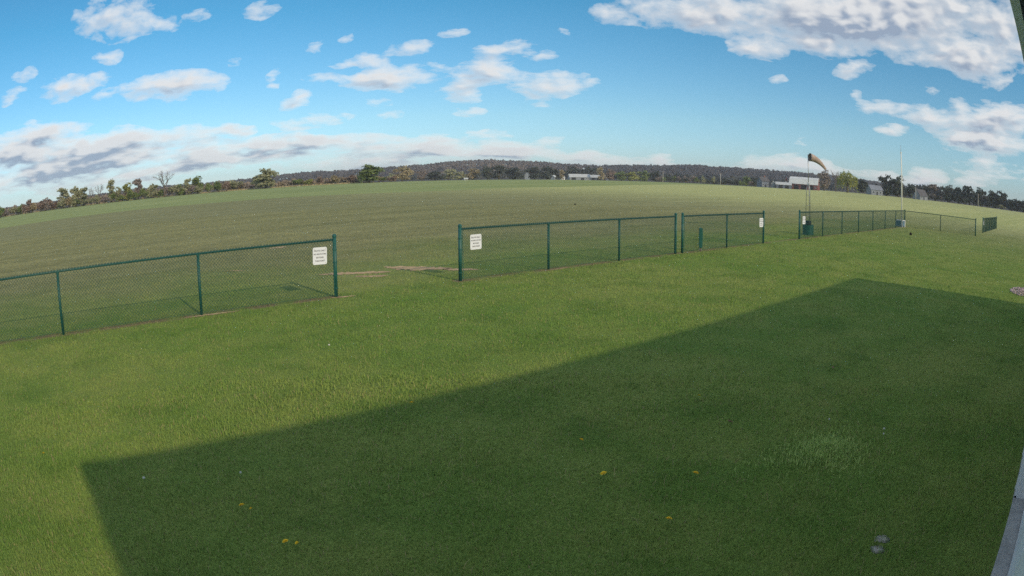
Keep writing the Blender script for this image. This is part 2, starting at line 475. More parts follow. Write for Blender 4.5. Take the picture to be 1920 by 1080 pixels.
M_ROOFM = plain('roof_metal', (0.20, 0.23, 0.22), 0.5, 0.1, 2.0)
M_DARK = plain('dark_soffit', (0.035, 0.040, 0.045), 0.6, 0.2, 3.0)

# ------------------------------------------------------------------ terrain
CREST = 345.0
def crest(az):
    return 345.0 + 140.0 * min(max((24.0 - az) / 5.0, 0.0), 1.0) if -60 < az < 24 else 345.0
def zt(az, r):
    """height of the ground: flat round the airfield, then falling gently away behind the field's crest"""
    if not -20 < az < 125:
        return 0.0
    R0 = crest(az)
    if r <= R0:
        return 0.0
    f = min(max((az + 20) / 15, 0), 1) * min(max((125 - az) / 15, 0), 1)
    s = math.tan(rad(0.405 if az > 22 else 0.295))
    return -f * s * (min(r, 1000.0) - R0) * 1.02
RIDGE = [(-10, 0.25), (2, 0.30), (10, 0.45), (16, 0.70), (22, 0.98), (26, 1.00), (30, 1.04), (33.7, 1.10), (36, 0.95), (38.2, 0.90), (41.8, 0.78),
         (44.4, 0.88), (47, 1.07), (50.5, 1.22), (52.2, 1.18), (54, 1.08), (55.7, 0.92), (58, 0.80), (62, 0.66), (65, 0.68), (67.4, 0.62), (70, 0.45),
         (75, 0.36), (79, 0.44), (85, 0.36), (90, 0.26), (100, 0.18), (115, 0.15)]
def ridge_el(az):
    return float(np.interp(az, [a for a, _ in RIDGE], [e for _, e in RIDGE]))
RIDGE_R = 1500.0
def ridge_top(az):
    return CAM_H + RIDGE_R * math.tan(rad(ridge_el(az)))

radii = [0, 4, 8, 14, 22, 34, 50, 75, 110, 160, 220, 290, 345, 400, 485, 560, 700, 850, 1000, 1400, 2400, 4500, 9000]
azs = list(range(-20, 126, 3)) + list(range(134, 340, 9))
V = [(0, 0, 0)]; F = []
for r in radii[1:]:
    for a in azs:
        x, y = polar(a, r)
        V.append((x, y, zt(a, r)))
na = len(azs)
bm = bmesh.new()
bv = [bm.verts.new(v) for v in V]
for k in range(na):
    bm.faces.new((bv[0], bv[1 + k], bv[1 + (k + 1) % na]))
for i in range(len(radii) - 2):
    for k in range(na):
        a0, b0 = 1 + i * na, 1 + (i + 1) * na
        bm.faces.new((bv[a0 + k], bv[b0 + k], bv[b0 + (k + 1) % na], bv[a0 + (k + 1) % na]))
me = bpy.data.meshes.new('ground'); bm.to_mesh(me); bm.free()
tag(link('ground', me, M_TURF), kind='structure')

def sheet(name, inner, outer, mat, z=0.004):
    """a strip of field between two polar outlines [(az, r)]"""
    V, F = [], []
    n = 60
    A = np.linspace(inner[0][0], inner[-1][0], n)
    ri = np.interp(A, [p[0] for p in inner], [p[1] for p in inner]); ro = np.interp(A, [p[0] for p in outer], [p[1] for p in outer])
    for i in range(n):
        for t in range(9):
            r = ri[i] + (ro[i] - ri[i]) * t / 8
            x, y = polar(A[i], r)
            V.append((x, y, zt(A[i], r) + z))
    for i in range(n - 1):
        for t in range(8):
            a = i * 9 + t
            F.append((a, a + 9, a + 10, a + 1))
    return tag(link(name, mesh_np(name, V, F), mat), kind='structure')
sheet('crop_field', [(26, 335), (31, 315), (34.7, 262), (38.2, 200), (41.8, 160), (45.3, 139), (48.7, 131), (52.2, 116), (55.7, 110), (59, 108), (66, 110), (74, 109), (82, 112), (89, 110), (96, 106), (112, 112)],
      [(26, 343.5), (112, 343.5)], M_CROP)
sheet('meadow', [(-12, 250), (2, 222), (9, 215), (15, 206), (22, 202)], [(-12, 484), (18, 484), (22, 380)], crop_mat('meadow_grass', (0.36, 0.40, 0.16), (0.47, 0.49, 0.22)))

# wooded ridge behind the farms
m, g, o = new_mat('wooded_slope')
pos = g.n('ShaderNodeNewGeometry').outputs['Position']
finish(g, o, g.mix(g.noise(pos, 0.02, 5, 0.6), (0.035, 0.036, 0.034), (0.07, 0.062, 0.05)), 0.95, spec=0.1)
M_SLOPE = m
V, F = [], []
ra = np.arange(-10, 115.1, 1.25)
rr = [1000, 1080, 1180, 1300, 1400, 1480, 1560, 1700, 1900]
hf = [0, 0.12, 0.36, 0.66, 0.86, 0.97, 1.0, 0.92, 0.6]
def ridge_z(az, i):
    base = zt(az, 1000)
    return base + (ridge_top(az) - 8.0 - base) * hf[i]
for a in ra:
    for i, r in enumerate(rr):
        x, y = polar(a, r)
        V.append((x, y, ridge_z(a, i) + (0.05 if i else -0.5)))
n = len(rr)
for k in range(len(ra) - 1):
    for i in range(n - 1):
        F.append((k * n + i, k * n + i + 1, (k + 1) * n + i + 1, (k + 1) * n + i))
tag(link('hills', mesh_np('hills', V, F, smooth=True), M_SLOPE), kind='structure')

# bare soil worn into the grass beyond the gap in the fence
def patch(name, pts, seed, z=0.006):
    rng = random.Random(seed)
    (x0, y0), (x1, y1), w = pts
    d = Vector((x1 - x0, y1 - y0, 0)); n_ = Vector((-d.y, d.x, 0)).normalized()
    N = 26
    up_, dn = [], []
    for i in range(N + 1):
        t = i / N
        wob = w * (math.sin(math.pi * t) ** 0.6) 
        c = Vector((x0, y0, z)) + d * t + n_ * (w * 0.22 * math.sin(4.0 * t + seed))
        up_.append(c + n_ * wob * rng.uniform(0.25, 0.75)); dn.append(c - n_ * wob * rng.uniform(0.25, 0.75))
    m_ = MB()
    for i in range(N):
        m_.face((dn[i], dn[i + 1], up_[i + 1], up_[i]))
    bmesh.ops.remove_doubles(m_.bm, verts=m_.bm.verts, dist=1e-5)
    return tag(m_.build(name, M_SAND), kind='structure')
PATCHES = [((7.6, 16.25), (9.45, 15.55), 0.48), ((8.2, 15.3), (9.0, 14.95), 0.30), ((9.75, 16.45), (10.85, 14.75), 0.66), ((10.7, 14.95), (11.2, 14.1), 0.36),
           ((9.35, 24.5), (10.0, 24.15), 0.60), ((5.8, 19.3), (6.35, 18.8), 0.12), ((2.9, 12.88), (4.2, 12.9), 0.14), ((6.3, 12.9), (6.9, 12.86), 0.12), ((12.4, 12.86), (13.3, 12.9), 0.10)]
for i, pt in enumerate(PATCHES):
    patch('dirt_patch', pt, i + 1)

# ------------------------------------------------------------------ the clubhouse the camera hangs on
hs = empty('clubhouse', (9.0, -4.2, 0))
tag(hs, 'white clubhouse wall and dark soffit at the right edge, beside the camera', 'building')
OX, OY = 9.0, -4.2
def P_(mb, name, mat, parent=hs, bevel=0.0):
    for v in mb.bm.verts:
        v.co.x -= OX; v.co.y -= OY
    return mb.build(name, mat, parent, bevel=bevel)
XW0, XW1 = -0.05, 17.75
wb = MB()
wb.box(5.6, XW1, -8.2, -0.205, 0.0, 2.86)
wb.box(XW0, 2.1, -8.2, -0.205, 0.0, 2.86)
wb.box(2.1, 5.6, -8.2, -0.36, 2.2, 2.86)
P_(wb, 'wall', M_WHITE)
for k in range(13):                                                  # ribs of the metal siding beyond the doorway
    P_(MB().box(5.75 + 0.9 * k, 5.80 + 0.9 * k, -0.2051, -0.188, 0.05, 2.85), 'siding_rib', M_WHITE)
dr = P_(MB().box(2.1, 5.6, -0.40, -0.375, 0.02, 2.2), 'door', M_WHITE)
for k in range(4):
    P_(MB().box(2.16, 5.54, -0.375, -0.352, 0.05 + 0.54 * k, 0.555 + 0.54 * k), 'door_panel', M_WHITE, bevel=0.006).parent = hs
P_(MB().box(1.9, 5.6, -0.37, -0.20, -0.1, 0.035), 'door_sill', M_CONC, bevel=0.008)
P_(MB().box(5.6, XW1 + 0.02, -0.23, -0.195, -0.1, 0.05), 'foundation', M_CONC)
P_(MB().prism([(0.02, 2.90), (0.02, 2.985), (-4.2, 4.05), (-8.42, 2.985), (-8.42, 2.90), (-4.2, 3.965)], -0.20, 17.95), 'roof', M_ROOFM)
P_(MB().box(-0.20, 17.95, -0.19, 0.0, 2.862, 2.885), 'soffit', M_DARK)
P_(MB().box(-0.21, 17.96, 0.0, 0.024, 2.85, 2.985), 'fascia', M_WHITE)
for x in (XW0 + 0.02, XW1 - 0.02):
    gb = MB()
    gb.face([(x, -0.21, 2.85), (x, -8.19, 2.85), (x, -8.19, 2.93), (x, -4.2, 3.9), (x, -0.21, 2.93)])
    P_(gb, 'gable', M_WHITE)

# gravel by the far corner of the clubhouse
rng = np.random.default_rng(7)
V, F = [], []
ico = bmesh.new(); bmesh.ops.create_icosphere(ico, subdivisions=1, radius=1.0)
iv = np.array([v.co[:] for v in ico.verts]); ifc = np.array([[v.index for v in f.verts] for f in ico.faces]); ico.free()
for k in range(420):
    t, s = rng.random() ** 0.5, rng.random() * 2 * math.pi
    c = np.array([20.7 + 1.15 * t * math.cos(s), 0.25 + 0.85 * t * math.sin(s), 0.012 + 0.03 * (1 - t)])
    sc = rng.uniform(0.02, 0.05) * np.array([1, 1, 0.7]) * rng.uniform(0.7, 1.2, 3)
    F.append(ifc + len(V) * len(iv)); V.append(iv * sc * rng.uniform(0.85, 1.15, (len(iv), 1)) + c)
tag(link('gravel', mesh_np('gravel', np.concatenate(V), np.concatenate(F)), plain('gravel', (0.40, 0.325, 0.325), 0.9, 0.45, 8.0)),
    'small heap of pale gravel on the lawn by the right edge', 'gravel', kind='stuff')

# ------------------------------------------------------------------ vegetation
def quads(centers, size, rng, flat=0.0):
    """small leaf-clump faces, one per centre, turned at random"""
    n = len(centers)
    u = rng.normal(size=(n, 3)); u /= np.linalg.norm(u, axis=1)[:, None]
    w = rng.normal(size=(n, 3)); w[:, 2] *= (1 - flat)
    w -= u * (w * u).sum(1)[:, None]; w /= np.linalg.norm(w, axis=1)[:, None]
    s = np.asarray(size).reshape(-1, 1) * rng.uniform(0.6, 1.3, (n, 1))
    a, b = u * s, w * s * rng.uniform(0.6, 1.0, (n, 1))
    k = rng.uniform(0.5, 1.0, (n, 1))
    V = np.stack([centers - a - b * k, centers + a * k - b, centers + a + b * k, centers - a * k + b], 1).reshape(-1, 3)
    F = np.arange(4 * n).reshape(-1, 4)
    return V, F
def clumped(rng, lobes, per, size):
    """lobes: list of (centre, radii); leaf clumps gather in sub-clusters on the outside of each lobe"""
    pts, tint = [], []
    for c, r in lobes:
        ns = max(4, per // 9)
        d = rng.normal(size=(ns, 3)); d /= np.linalg.norm(d, axis=1)[:, None]
        d[:, 2] = np.where(d[:, 2] < -0.55, -d[:, 2] * 0.5, d[:, 2])
        sub = np.asarray(c) + d * np.asarray(r) * rng.uniform(0.55, 1.0, (ns, 1))
        for q in sub:
            k = rng.integers(6, 13)
            off = rng.normal(size=(k, 3)) * np.asarray(r) * 0.20
            pts.append(q + off); tint.append(np.full(k, rng.random()))
    pts = np.concatenate(pts); tint = np.concatenate(tint)
    V, F = quads(pts, size, rng)
    return V, F, np.repeat(np.clip(tint + rng.normal(size=len(tint)) * 0.12, 0, 1), 4)
def branches(rng, mb, p, d, length, r, depth, tips, spread=0.55):
    q = p + d * length
    mid = p + d * length * 0.5 + Vector(rng.normal(size=3)) * length * 0.05
    mb.tube([p, mid, q], [r, r * 0.8, r * 0.62], 5 if depth > 1 else 3, caps=False)
    tips.append(q)
    if depth == 0:
        return
    n = 2 if depth > 2 else 3
    for k in range(n):
        nd = (d + Vector(rng.normal(size=3)) * spread); nd.z = abs(nd.z) * 0.7 + 0.25; nd.normalize()
        branches(rng, mb, q if k else mid, nd, length * rng.uniform(0.58, 0.80), r * 0.58, depth - 1, tips, spread)

M_BARK = plain('bark', (0.13, 0.105, 0.085), 0.9, 0.3, 3.0, bump=0.03, bscale=9)
LEAF = {
    'pale':  leaf_mat('pale_spring_leaves', (0.24, 0.255, 0.155), (0.52, 0.53, 0.33)),
    'green': leaf_mat('fresh_green_leaves', (0.09, 0.145, 0.05), (0.33, 0.4, 0.14)),
    'dark':  leaf_mat('dark_leaves', (0.04, 0.052, 0.046), (0.125, 0.15, 0.105), 0.1),
    'twig':  leaf_mat('bare_twigs', (0.18, 0.155, 0.145), (0.36, 0.31, 0.28), 0.05),
    'rust':  leaf_mat('russet_buds', (0.21, 0.155, 0.13), (0.40, 0.31, 0.25), 0.15),
    'tan':   leaf_mat('tan_buds', (0.27, 0.225, 0.14), (0.52, 0.45, 0.27), 0.2),
    'willow': leaf_mat('yellow_willow_leaves', (0.2, 0.23, 0.06), (0.52, 0.54, 0.17)),
}
# prototypes: 10 m tall, about 8 m wide
def proto_tree(kind, seed):
    rng = np.random.default_rng(seed)
    tb = MB(); tips = []
    if kind == 'broad':
        tb.tube([(0, 0, -0.3), (0.1, 0, 1.2), (0.0, 0.1, 2.6)], [0.34, 0.26, 0.22], 7)
        for k in range(5):
            a = 2 * math.pi * k / 5 + rng.uniform(-0.4, 0.4)
            branches(rng, tb, Vector((0, 0, 2.2)), Vector((math.cos(a) * 0.6, math.sin(a) * 0.6, 0.9)).normalized(), 2.3, 0.13, 2, tips)
        lobes = [((rng.uniform(-1, 1), rng.uniform(-1, 1), 8.0), (1.9, 1.9, 1.7))]
        for k in range(12):
            a = 2.4 * k + rng.uniform(-0.3, 0.3); q = rng.uniform(0.9, 2.5)
            lobes.append(((q * math.cos(a), q * math.sin(a), 2.4 + 4.9 * ((k * 5) % 12) / 11 + rng.uniform(-0.4, 0.4)), (rng.uniform(1.4, 2.0),) * 2 + (rng.uniform(1.2, 1.9),)))
        for k in range(4):
            a = rng.uniform(0, 6.28); q = rng.uniform(0.8, 2.4)
            lobes.append(((q * math.cos(a), q * math.sin(a), rng.uniform(1.5, 2.8)), (1.5, 1.5, 1.2)))
        V, F, T = clumped(rng, lobes, 135, 0.30)
    elif kind == 'tall':
        tb.tube([(0, 0, -0.3), (0.1, 0, 3), (0.0, 0.2, 7.5)], [0.3, 0.22, 0.08], 7)
        for k in range(9):
            a = rng.uniform(0, 6.28); z = rng.uniform(2.5, 7.5)
            branches(rng, tb, Vector((0, 0, z)), Vector((math.cos(a), math.sin(a), 0.9)).normalized(), 1.4, 0.08, 1, tips)
        lobes = [((rng.uniform(-1.6, 1.6), rng.uniform(-1.6, 1.6), z), (rng.uniform(1.2, 1.8),) * 2 + (rng.uniform(0.9, 1.4),)) for z in list(np.linspace(1.6, 8.6, 9)) + [8.2, 8.8]]
        V, F, T = clumped(rng, lobes, 140, 0.28)
    elif kind == 'bush':
        for k in range(6):
            a = rng.uniform(0, 6.28)
            branches(rng, tb, Vector((0, 0, -0.2)), Vector((math.cos(a) * 0.7, math.sin(a) * 0.7, 1)).normalized(), 3.0, 0.12, 2, tips, 0.4)
        lobes = [((rng.uniform(-2.8, 2.8), rng.uniform(-2.0, 2.0), rng.uniform(2.0, 7.0)), (rng.uniform(1.4, 2.1),) * 2 + (rng.uniform(1.8, 2.9),)) for k in range(9)]
        V, F, T = clumped(rng, lobes, 140, 0.34)
        V[:, 2] = np.maximum(V[:, 2], 0.05)
    elif kind == 'bare':
        tb.tube([(0, 0, -0.3), (0.12, 0, 2.2), (0.0, 0.1, 3.8)], [0.36, 0.27, 0.22], 7)
        for k in range(5):
            a = 2 * math.pi * k / 5 + rng.uniform(-0.4, 0.4)
            branches(rng, tb, Vector((0, 0, 3.4)), Vector((math.cos(a) * 0.55, math.sin(a) * 0.55, 0.9)).normalized(), 2.5, 0.16, 4, tips, 0.42)
        P_t = np.array([t[:] for t in tips]); P_t = P_t[P_t[:, 2] > 4.5]
        pts = np.repeat(P_t, 2, 0) + rng.normal(size=(len(P_t) * 2, 3)) * 0.22
        V, F = quads(pts, 0.085, rng); T = rng.random(len(V))
    elif kind == 'willow':
        tb.tube([(0, 0, -0.3), (0.1, 0, 2.0), (0.0, 0.1, 5)], [0.42, 0.34, 0.2], 7)
        for k in range(6):
            a = 2 * math.pi * k / 6
            branches(rng, tb, Vector((0, 0, 3.0)), Vector((math.cos(a) * 0.7, math.sin(a) * 0.7, 0.9)).normalized(), 2.2, 0.13, 2, tips)
        pts, tt = [], []
        for k in range(150):                                           # hanging curtains of twigs
            a = rng.uniform(0, 6.28); q = 3.7 * math.sqrt(rng.random())
            top = 9.4 - 0.22 * q * q + rng.normal() * 0.5
            low = max(0.4, top - rng.uniform(2, 5.5))
            z = np.linspace(low, top, 9); tn = rng.random()
            pts.append(np.stack([q * math.cos(a) + 0.05 * (top - z) * math.cos(a), q * math.sin(a) + 0.05 * (top - z) * math.sin(a), z], 1) + rng.normal(size=(9, 3)) * 0.12)
            tt.append(np.full(9, tn))
        V, F = quads(np.concatenate(pts), 0.26, rng); T = np.repeat(np.concatenate(tt), 4)
    crown = mesh_np('crown', V, F, attrs={'tint': T})
    crown.materials.append(LEAF['green'])
    bmesh.ops.recalc_face_normals(tb.bm, faces=tb.bm.faces)
    trunk = bpy.data.meshes.new('trunk'); tb.bm.to_mesh(trunk); tb.bm.free(); trunk.materials.append(M_BARK)
    return crown, trunk
PROTO = {k: [proto_tree(k, 11 * i + s) for s in range(nn)] for i, (k, nn) in enumerate((('broad', 3), ('tall', 2), ('bush', 3), ('bare', 2), ('willow', 1)))}
prng = random.Random(5)
def plant(name, kind, leaf, az, r, w, h, label, cat='tree', group=None, var=None, crown_name='crown'):
    crown, trunk = PROTO[kind][prng.randrange(len(PROTO[kind])) if var is None else var]
    x, y = polar(az, r)
    root = empty(name, (x, y, zt(az, r)), prng.uniform(0, 6.28))
    wid = {'broad': 8.0, 'tall': 5.2, 'bush': 8.6, 'bare': 8.0, 'willow': 8.0}[kind]
    hh = {'broad': 9.9, 'tall': 10.2, 'bush': 9.6, 'bare': 10.5, 'willow': 9.8}[kind]
    root.scale = (w / wid, w / wid, h / hh)
    tag(root, label, cat, group)
    c = link(crown_name, crown, parent=root)
    c.material_slots[0].link = 'OBJECT'; c.material_slots[0].material = LEAF[leaf]
    link('trunk' if kind != 'bush' else 'stems', trunk, parent=root)
    return root
def seen(az, r0, w, ztop, R):
    """a thing measured at distance r0, put back at its real distance R on the terrain"""
    k = R / r0
    return R, w * k, CAM_H + (ztop - CAM_H) * k - zt(az, R)

L_, M_, R_ = 'trees of the hedgerow at the far left', 'trees in front of the wooded ridge', 'trees of the wood at the far right'
# kind, leaves, azimuth, measured distance, width, top, real distance, label, group
TREES = [
 ('bush', 'green', 95.6, 300, 10.0, 6.3, 300, 'round green bush cut by the left edge of the picture', L_),
 ('broad', 'rust', 92.3, 330, 5.0, 6.8, 330, 'short russet tree near the left end of the hedgerow', L_),
 ('broad', 'rust', 90.6, 330, 7.9, 6.2, 330, 'wide russet tree standing before the first grey-green clump on the left', L_),
 ('tall', 'pale', 88.7, 330, 6.4, 9.7, 330, 'leftmost of the three tall grey-green trees in a clump', L_),
 ('broad', 'pale', 87.5, 330, 7.2, 9.9, 330, 'middle and broadest of the three tall grey-green trees in a clump', L_),
 ('tall', 'pale', 86.6, 330, 5.4, 8.6, 330, 'rightmost of the three tall grey-green trees in a clump', L_),
 ('bare', 'twig', 85.8, 330, 4.4, 9.0, 335, 'small bare grey tree right of the grey-green clump', L_),
 ('bare', 'twig', 85.0, 330, 5.2, 10.4, 330, 'taller leafless tree beside the small bare grey one', L_),
 ('tall', 'pale', 83.8, 330, 4.2, 10.8, 330, 'slim leafy tree standing clear above the hedgerow', L_),
 ('broad', 'pale', 83.1, 330, 4.2, 7.4, 332, 'lower leafy tree leaning against the slim one', L_),
 ('broad', 'willow', 82.2, 330, 6.1, 8.8, 330, 'yellow-green squarish tree left of a thin greyish one', L_),
 ('tall', 'twig', 81.1, 335, 5.0, 10.2, 335, 'thin greyish tree rising behind the hedgerow, left of the big bare tree', L_),
 ('broad', 'pale', 79.7, 330, 6.4, 6.9, 332, 'pale round tree at the left foot of the big bare tree', L_),
 ('bare', 'twig', 78.6, 330, 10.5, 13.6, 325, 'big leafless tree with a forked grey trunk, highest in the hedgerow', L_),
 ('broad', 'green', 77.2, 330, 6.0, 5.6, 330, 'low green tree at the right foot of the big bare tree', L_),
 ('tall', 'pale', 76.4, 330, 3.8, 7.6, 330, 'narrow pale tree left of the twin-topped green one', L_),
 ('broad', 'green', 75.5, 330, 7.0, 8.7, 330, 'loose green tree with ragged top, last high one in the left hedgerow', L_),
 ('bush', 'pale', 72.1, 340, 9.0, 5.2, 345, 'pale rounded bush under the dark ridge, left of the leaning tree', M_),
 ('broad', 'pale', 69.3, 320, 12.1, 9.7, 330, 'wide grey-green tree with leaning top at the edge of the crop', M_),
 ('bush', 'green', 66.6, 340, 7.5, 3.6, 345, 'left one of two low green bushes in the sunny field edge', M_),
 ('bush', 'willow', 65.6, 340, 7.0, 3.4, 345, 'right, yellower one of two low bushes in the sunny field edge', M_),
 ('broad', 'rust', 64.6, 340, 4.2, 4.3, 345, 'small russet tree between low bushes and the brown hedge', M_),
 ('bush', 'tan', 63.2, 340, 7.0, 4.7, 345, 'left half of the brownish hedge before the round green tree', M_),
 ('bush', 'rust', 62.0, 340, 7.0, 4.5, 345, 'right half of the brownish hedge before the round green tree', M_),
 ('broad', 'green', 60.4, 330, 11.6, 9.0, 335, 'round bright green tree standing out before the ridge', M_),
 ('bush', 'green', 59.3, 340, 3.4, 2.6, 340, 'little green bush at the right foot of the round green tree', M_),
 ('broad', 'pale', 58.6, 340, 4.4, 4.4, 560, 'small pale tree at the left of the big tan tree', M_),
 ('broad', 'tan', 57.7, 345, 9.4, 7.7, 560, 'big tan tree in bud right of the round green tree', M_),
 ('broad', 'twig', 56.1, 345, 5.4, 5.8, 600, 'grey leafless tree right of the big tan tree', M_),
 ('broad', 'dark', 55.0, 345, 8.2, 4.8, 600, 'low dark tree below the brown part of the ridge', M_),
 ('tall', 'pale', 53.9, 345, 5.6, 5.6, 600, 'pale green narrow tree below the ridge top', M_),
 ('broad', 'pale', 52.9, 345, 7.0, 4.4, 610, 'low pale tree above the white speck on the crop edge', M_),
 ('broad', 'tan', 51.9, 345, 8.0, 5.8, 610, 'olive-brown tree left of the dark pair', M_),
 ('broad', 'dark', 50.7, 345, 5.6, 6.8, 600, 'left of the dark pair of trees under the ridge top', M_),
 ('tall', 'dark', 49.8, 350, 6.0, 7.2, 600, 'right, taller one of the dark pair under the ridge top', M_),
 ('broad', 'dark', 48.6, 350, 10.6, 6.2, 640, 'wide dark tree left of the pointed grey house', M_),
 ('broad', 'dark', 46.9, 350, 8.6, 6.6, 660, 'dark tree right above the pointed grey house', M_),
 ('broad', 'dark', 45.8, 350, 7.6, 6.8, 660, 'dark tree behind the two small pale houses', M_),
 ('tall', 'dark', 45.1, 345, 2.4, 5.2, 640, 'slim dark conifer left of the narrow pale tree by the barns', M_),
 ('tall', 'tan', 44.7, 345, 2.6, 4.9, 640, 'narrow pale tree left of the white barns', M_),
 ('broad', 'dark', 43.7, 370, 9.0, 7.0, 800, 'dark tree behind the left white barn', M_),
 ('broad', 'dark', 42.4, 370, 9.0, 7.2, 800, 'dark tree behind the gap between the white barns', M_),
 ('broad', 'tan', 41.5, 345, 4.6, 6.8, 760, 'tan tree behind the right white barn', M_),
 ('broad', 'rust', 40.7, 345, 5.2, 5.8, 700, 'russet tree just right of the white barns', M_),
 ('broad', 'green', 39.8, 350, 5.6, 4.9, 660, 'left one of the sunlit green trees right of the white barns', M_),
 ('broad', 'willow', 38.9, 350, 6.4, 4.8, 660, 'yellowest of the sunlit green trees right of the white barns', M_),
 ('broad', 'green', 37.9, 355, 7.0, 5.5, 670, 'right one of the sunlit green trees, before the first white pole', M_),
 ('broad', 'dark', 36.9, 355, 6.4, 5.6, 670, 'dark green tree at the first white pole', M_),
 ('broad', 'green', 29.2, 355, 5.8, 5.0, 560, 'small green tree left of the blue-grey house', M_),
 ('broad', 'dark', 28.5, 355, 4.6, 4.8, 570, 'dark tree touching the left side of the blue-grey house', M_),
 ('broad', 'twig', 22.2, 400, 8.4, 12.2, 460, 'grey budding tree just right of the red barn', M_),
 ('bare', 'twig', 21.1, 400, 7.0, 13.7, 460, 'leafless crown rising behind the yellow-green willow', M_),
 ('willow', 'willow', 20.0, 400, 12.7, 12.1, 430, 'yellow-green willow hanging to the ground right of the red barn', M_),
 ('broad', 'dark', 18.6, 450, 8.0, 9.7, 480, 'dark tree between the willow and the grey-white house', R_),
 ('broad', 'dark', 16.3, 430, 11.0, 13.4, 450, 'left crown of the big dark round tree beside the pole', R_),
 ('broad', 'dark', 15.1, 430, 11.0, 13.6, 450, 'right crown of the big dark round tree, crossed by the tall pole', R_),
 ('broad', 'dark', 13.9, 470, 9.0, 10.2, 500, 'dark tree left of the dark-roofed house', R_),
 ('broad', 'dark', 12.4, 470, 9.0, 10.4, 500, 'dark tree behind the dark-roofed house', R_),
 ('tall', 'twig', 11.4, 480, 9.0, 11.7, 490, 'first ragged dark tree right of the dark-roofed house', R_),
 ('broad', 'dark', 10.1, 480, 11.6, 12.3, 490, 'second dark tree right of the dark-roofed house', R_),
 ('broad', 'dark', 9.0, 480, 9.3, 12.0, 490, 'third dark tree right of the dark-roofed house', R_),
 ('tall', 'dark', 7.8, 480, 10.0, 13.4, 490, 'dark pointed tree just left of the right-hand white pole', R_),
 ('broad', 'dark', 6.6, 480, 10.5, 13.3, 490, 'dark tree just right of the right-hand white pole', R_),
 ('broad', 'dark', 5.4, 480, 10.5, 12.6, 490, 'dark tree above the short far fence', R_),
 ('broad', 'dark', 4.4, 480, 11.4, 13.0, 490, 'last high dark tree before the wood drops to the right edge', R_),
 ('broad', 'dark', 3.3, 480, 10.4, 8.2, 490, 'lower dark tree in the dip near the right edge', R_),
 ('broad', 'dark', 2.0, 480, 12.5, 8.8, 490, 'rightmost dark tree, cut by the right edge of the picture', R_),
]
for kind, leaf, az, r0, w, ztop, R, label, grp in TREES:
    r, w, h = seen(az, r0, w, ztop, R)
    plant({'bush': 'bush', 'bare': 'bare_tree', 'willow': 'willow_tree'}.get(kind, 'leafy_tree' if leaf in ('pale', 'green', 'willow', 'dark') else 'budding_tree'),
          kind, leaf, az, r, w * 1.12, h * 1.03, label, 'bush' if kind == 'bush' else 'tree', grp)
# shrubs between the trees, each told apart by its colour, its height and the nearest landmark
COLOUR = {'pale': 'grey-green', 'rust': 'russet', 'twig': 'grey leafless', 'green': 'green', 'tan': 'tan', 'dark': 'dark'}
used_labels = set()
def shrub(leaf, az, r, w, h, marks, lo, hi, place, group):
    name, a0 = min(marks, key=lambda m_: abs(m_[1] - az))
    side = 'left of' if az > a0 else 'right of'
    size = 'low' if h < lo + (hi - lo) * 0.36 else 'high' if h > lo + (hi - lo) * 0.70 else 'mid-height'
    label = f'{size} {COLOUR[leaf]} shrub just {side} {name}'
    if label in used_labels:
        label = f'{size} {COLOUR[leaf]} shrub farther {side} {name}'
    if label in used_labels:
        label = f'{size} {COLOUR[leaf]} shrub {place}'
    used_labels.add(label)
    plant('shrub', 'bush', leaf, az, r, w, h, label, 'shrub', group)
LM = [('the bush cut by the left edge', 95.6), ('the short russet tree', 92.3), ('the wide russet tree', 90.6), ('the leftmost tall grey-green tree', 88.7), ('the broadest grey-green tree', 87.5),
      ('the small bare tree', 85.8), ('the taller leafless tree', 85.0), ('the slim leafy tree', 83.8), ('the yellow-green squarish tree', 82.2), ('the thin greyish tree', 81.1),
      ('the pale round tree', 79.7), ('the big bare tree', 78.6), ('the narrow pale tree', 76.4), ('the loose green tree', 75.5), ('the pale rounded bush', 72.1)]
for i in range(32):
    az = 96.5 - i * 0.76 + prng.uniform(-0.2, 0.2)
    shrub(prng.choice(['pale', 'pale', 'twig', 'pale', 'green', 'tan', 'rust']), az, 328 + prng.uniform(-3, 8), prng.uniform(5.0, 8.5), prng.uniform(3.2, 6.0), LM, 3.2, 6.0,
          'in the hedgerow along the far left edge of the crop', 'shrubs filling the left hedgerow')
LM2 = [('the pale rounded bush under the ridge', 72.1), ('the tree with leaning top', 69.3), ('the pair of low bushes', 66.1), ('the small russet tree', 64.6), ('the brownish hedge', 62.6), ('the round bright green tree', 60.4)]
for i in range(17):
    az = 72.3 - i * 0.85 + prng.uniform(-0.2, 0.2)
    shrub(prng.choice(['tan', 'rust', 'twig', 'pale']), az, 346 + prng.uniform(0, 8), prng.uniform(4.5, 7.0), prng.uniform(2.2, 3.6), LM2, 2.2, 3.6,
          'along the crop edge under the dark ridge', 'brown shrubs under the ridge')
LM3 = [('the left pale utility pole', 36.32), ('the right pale utility pole', 31.42), ('the middle between the two pale poles', 33.9), ('the small green tree by the blue-grey house', 29.2)]
for i in range(22):
    az = 36.6 - i * 0.40 + prng.uniform(-0.15, 0.15)
    shrub(prng.choice(['dark', 'dark', 'twig', 'pale', 'green']), az, 560 + prng.uniform(-15, 25), prng.uniform(5, 8), prng.uniform(4.0, 7.5), LM3, 4.0, 7.5,
          'along the lane between the two pale poles', 'shrubs along the lane')
LM4 = [('the yellow-green willow', 20.0), ('the grey-white house', 17.4), ('the foot of the big dark round tree', 15.7), ('the dark-roofed house', 12.9), ('the first ragged dark tree', 11.4),
       ('the second dark tree of the right wood', 10.1), ('the right-hand pale pole', 6.9), ('the dark tree above the far fence', 5.4), ('the dip in the right wood', 3.3)]
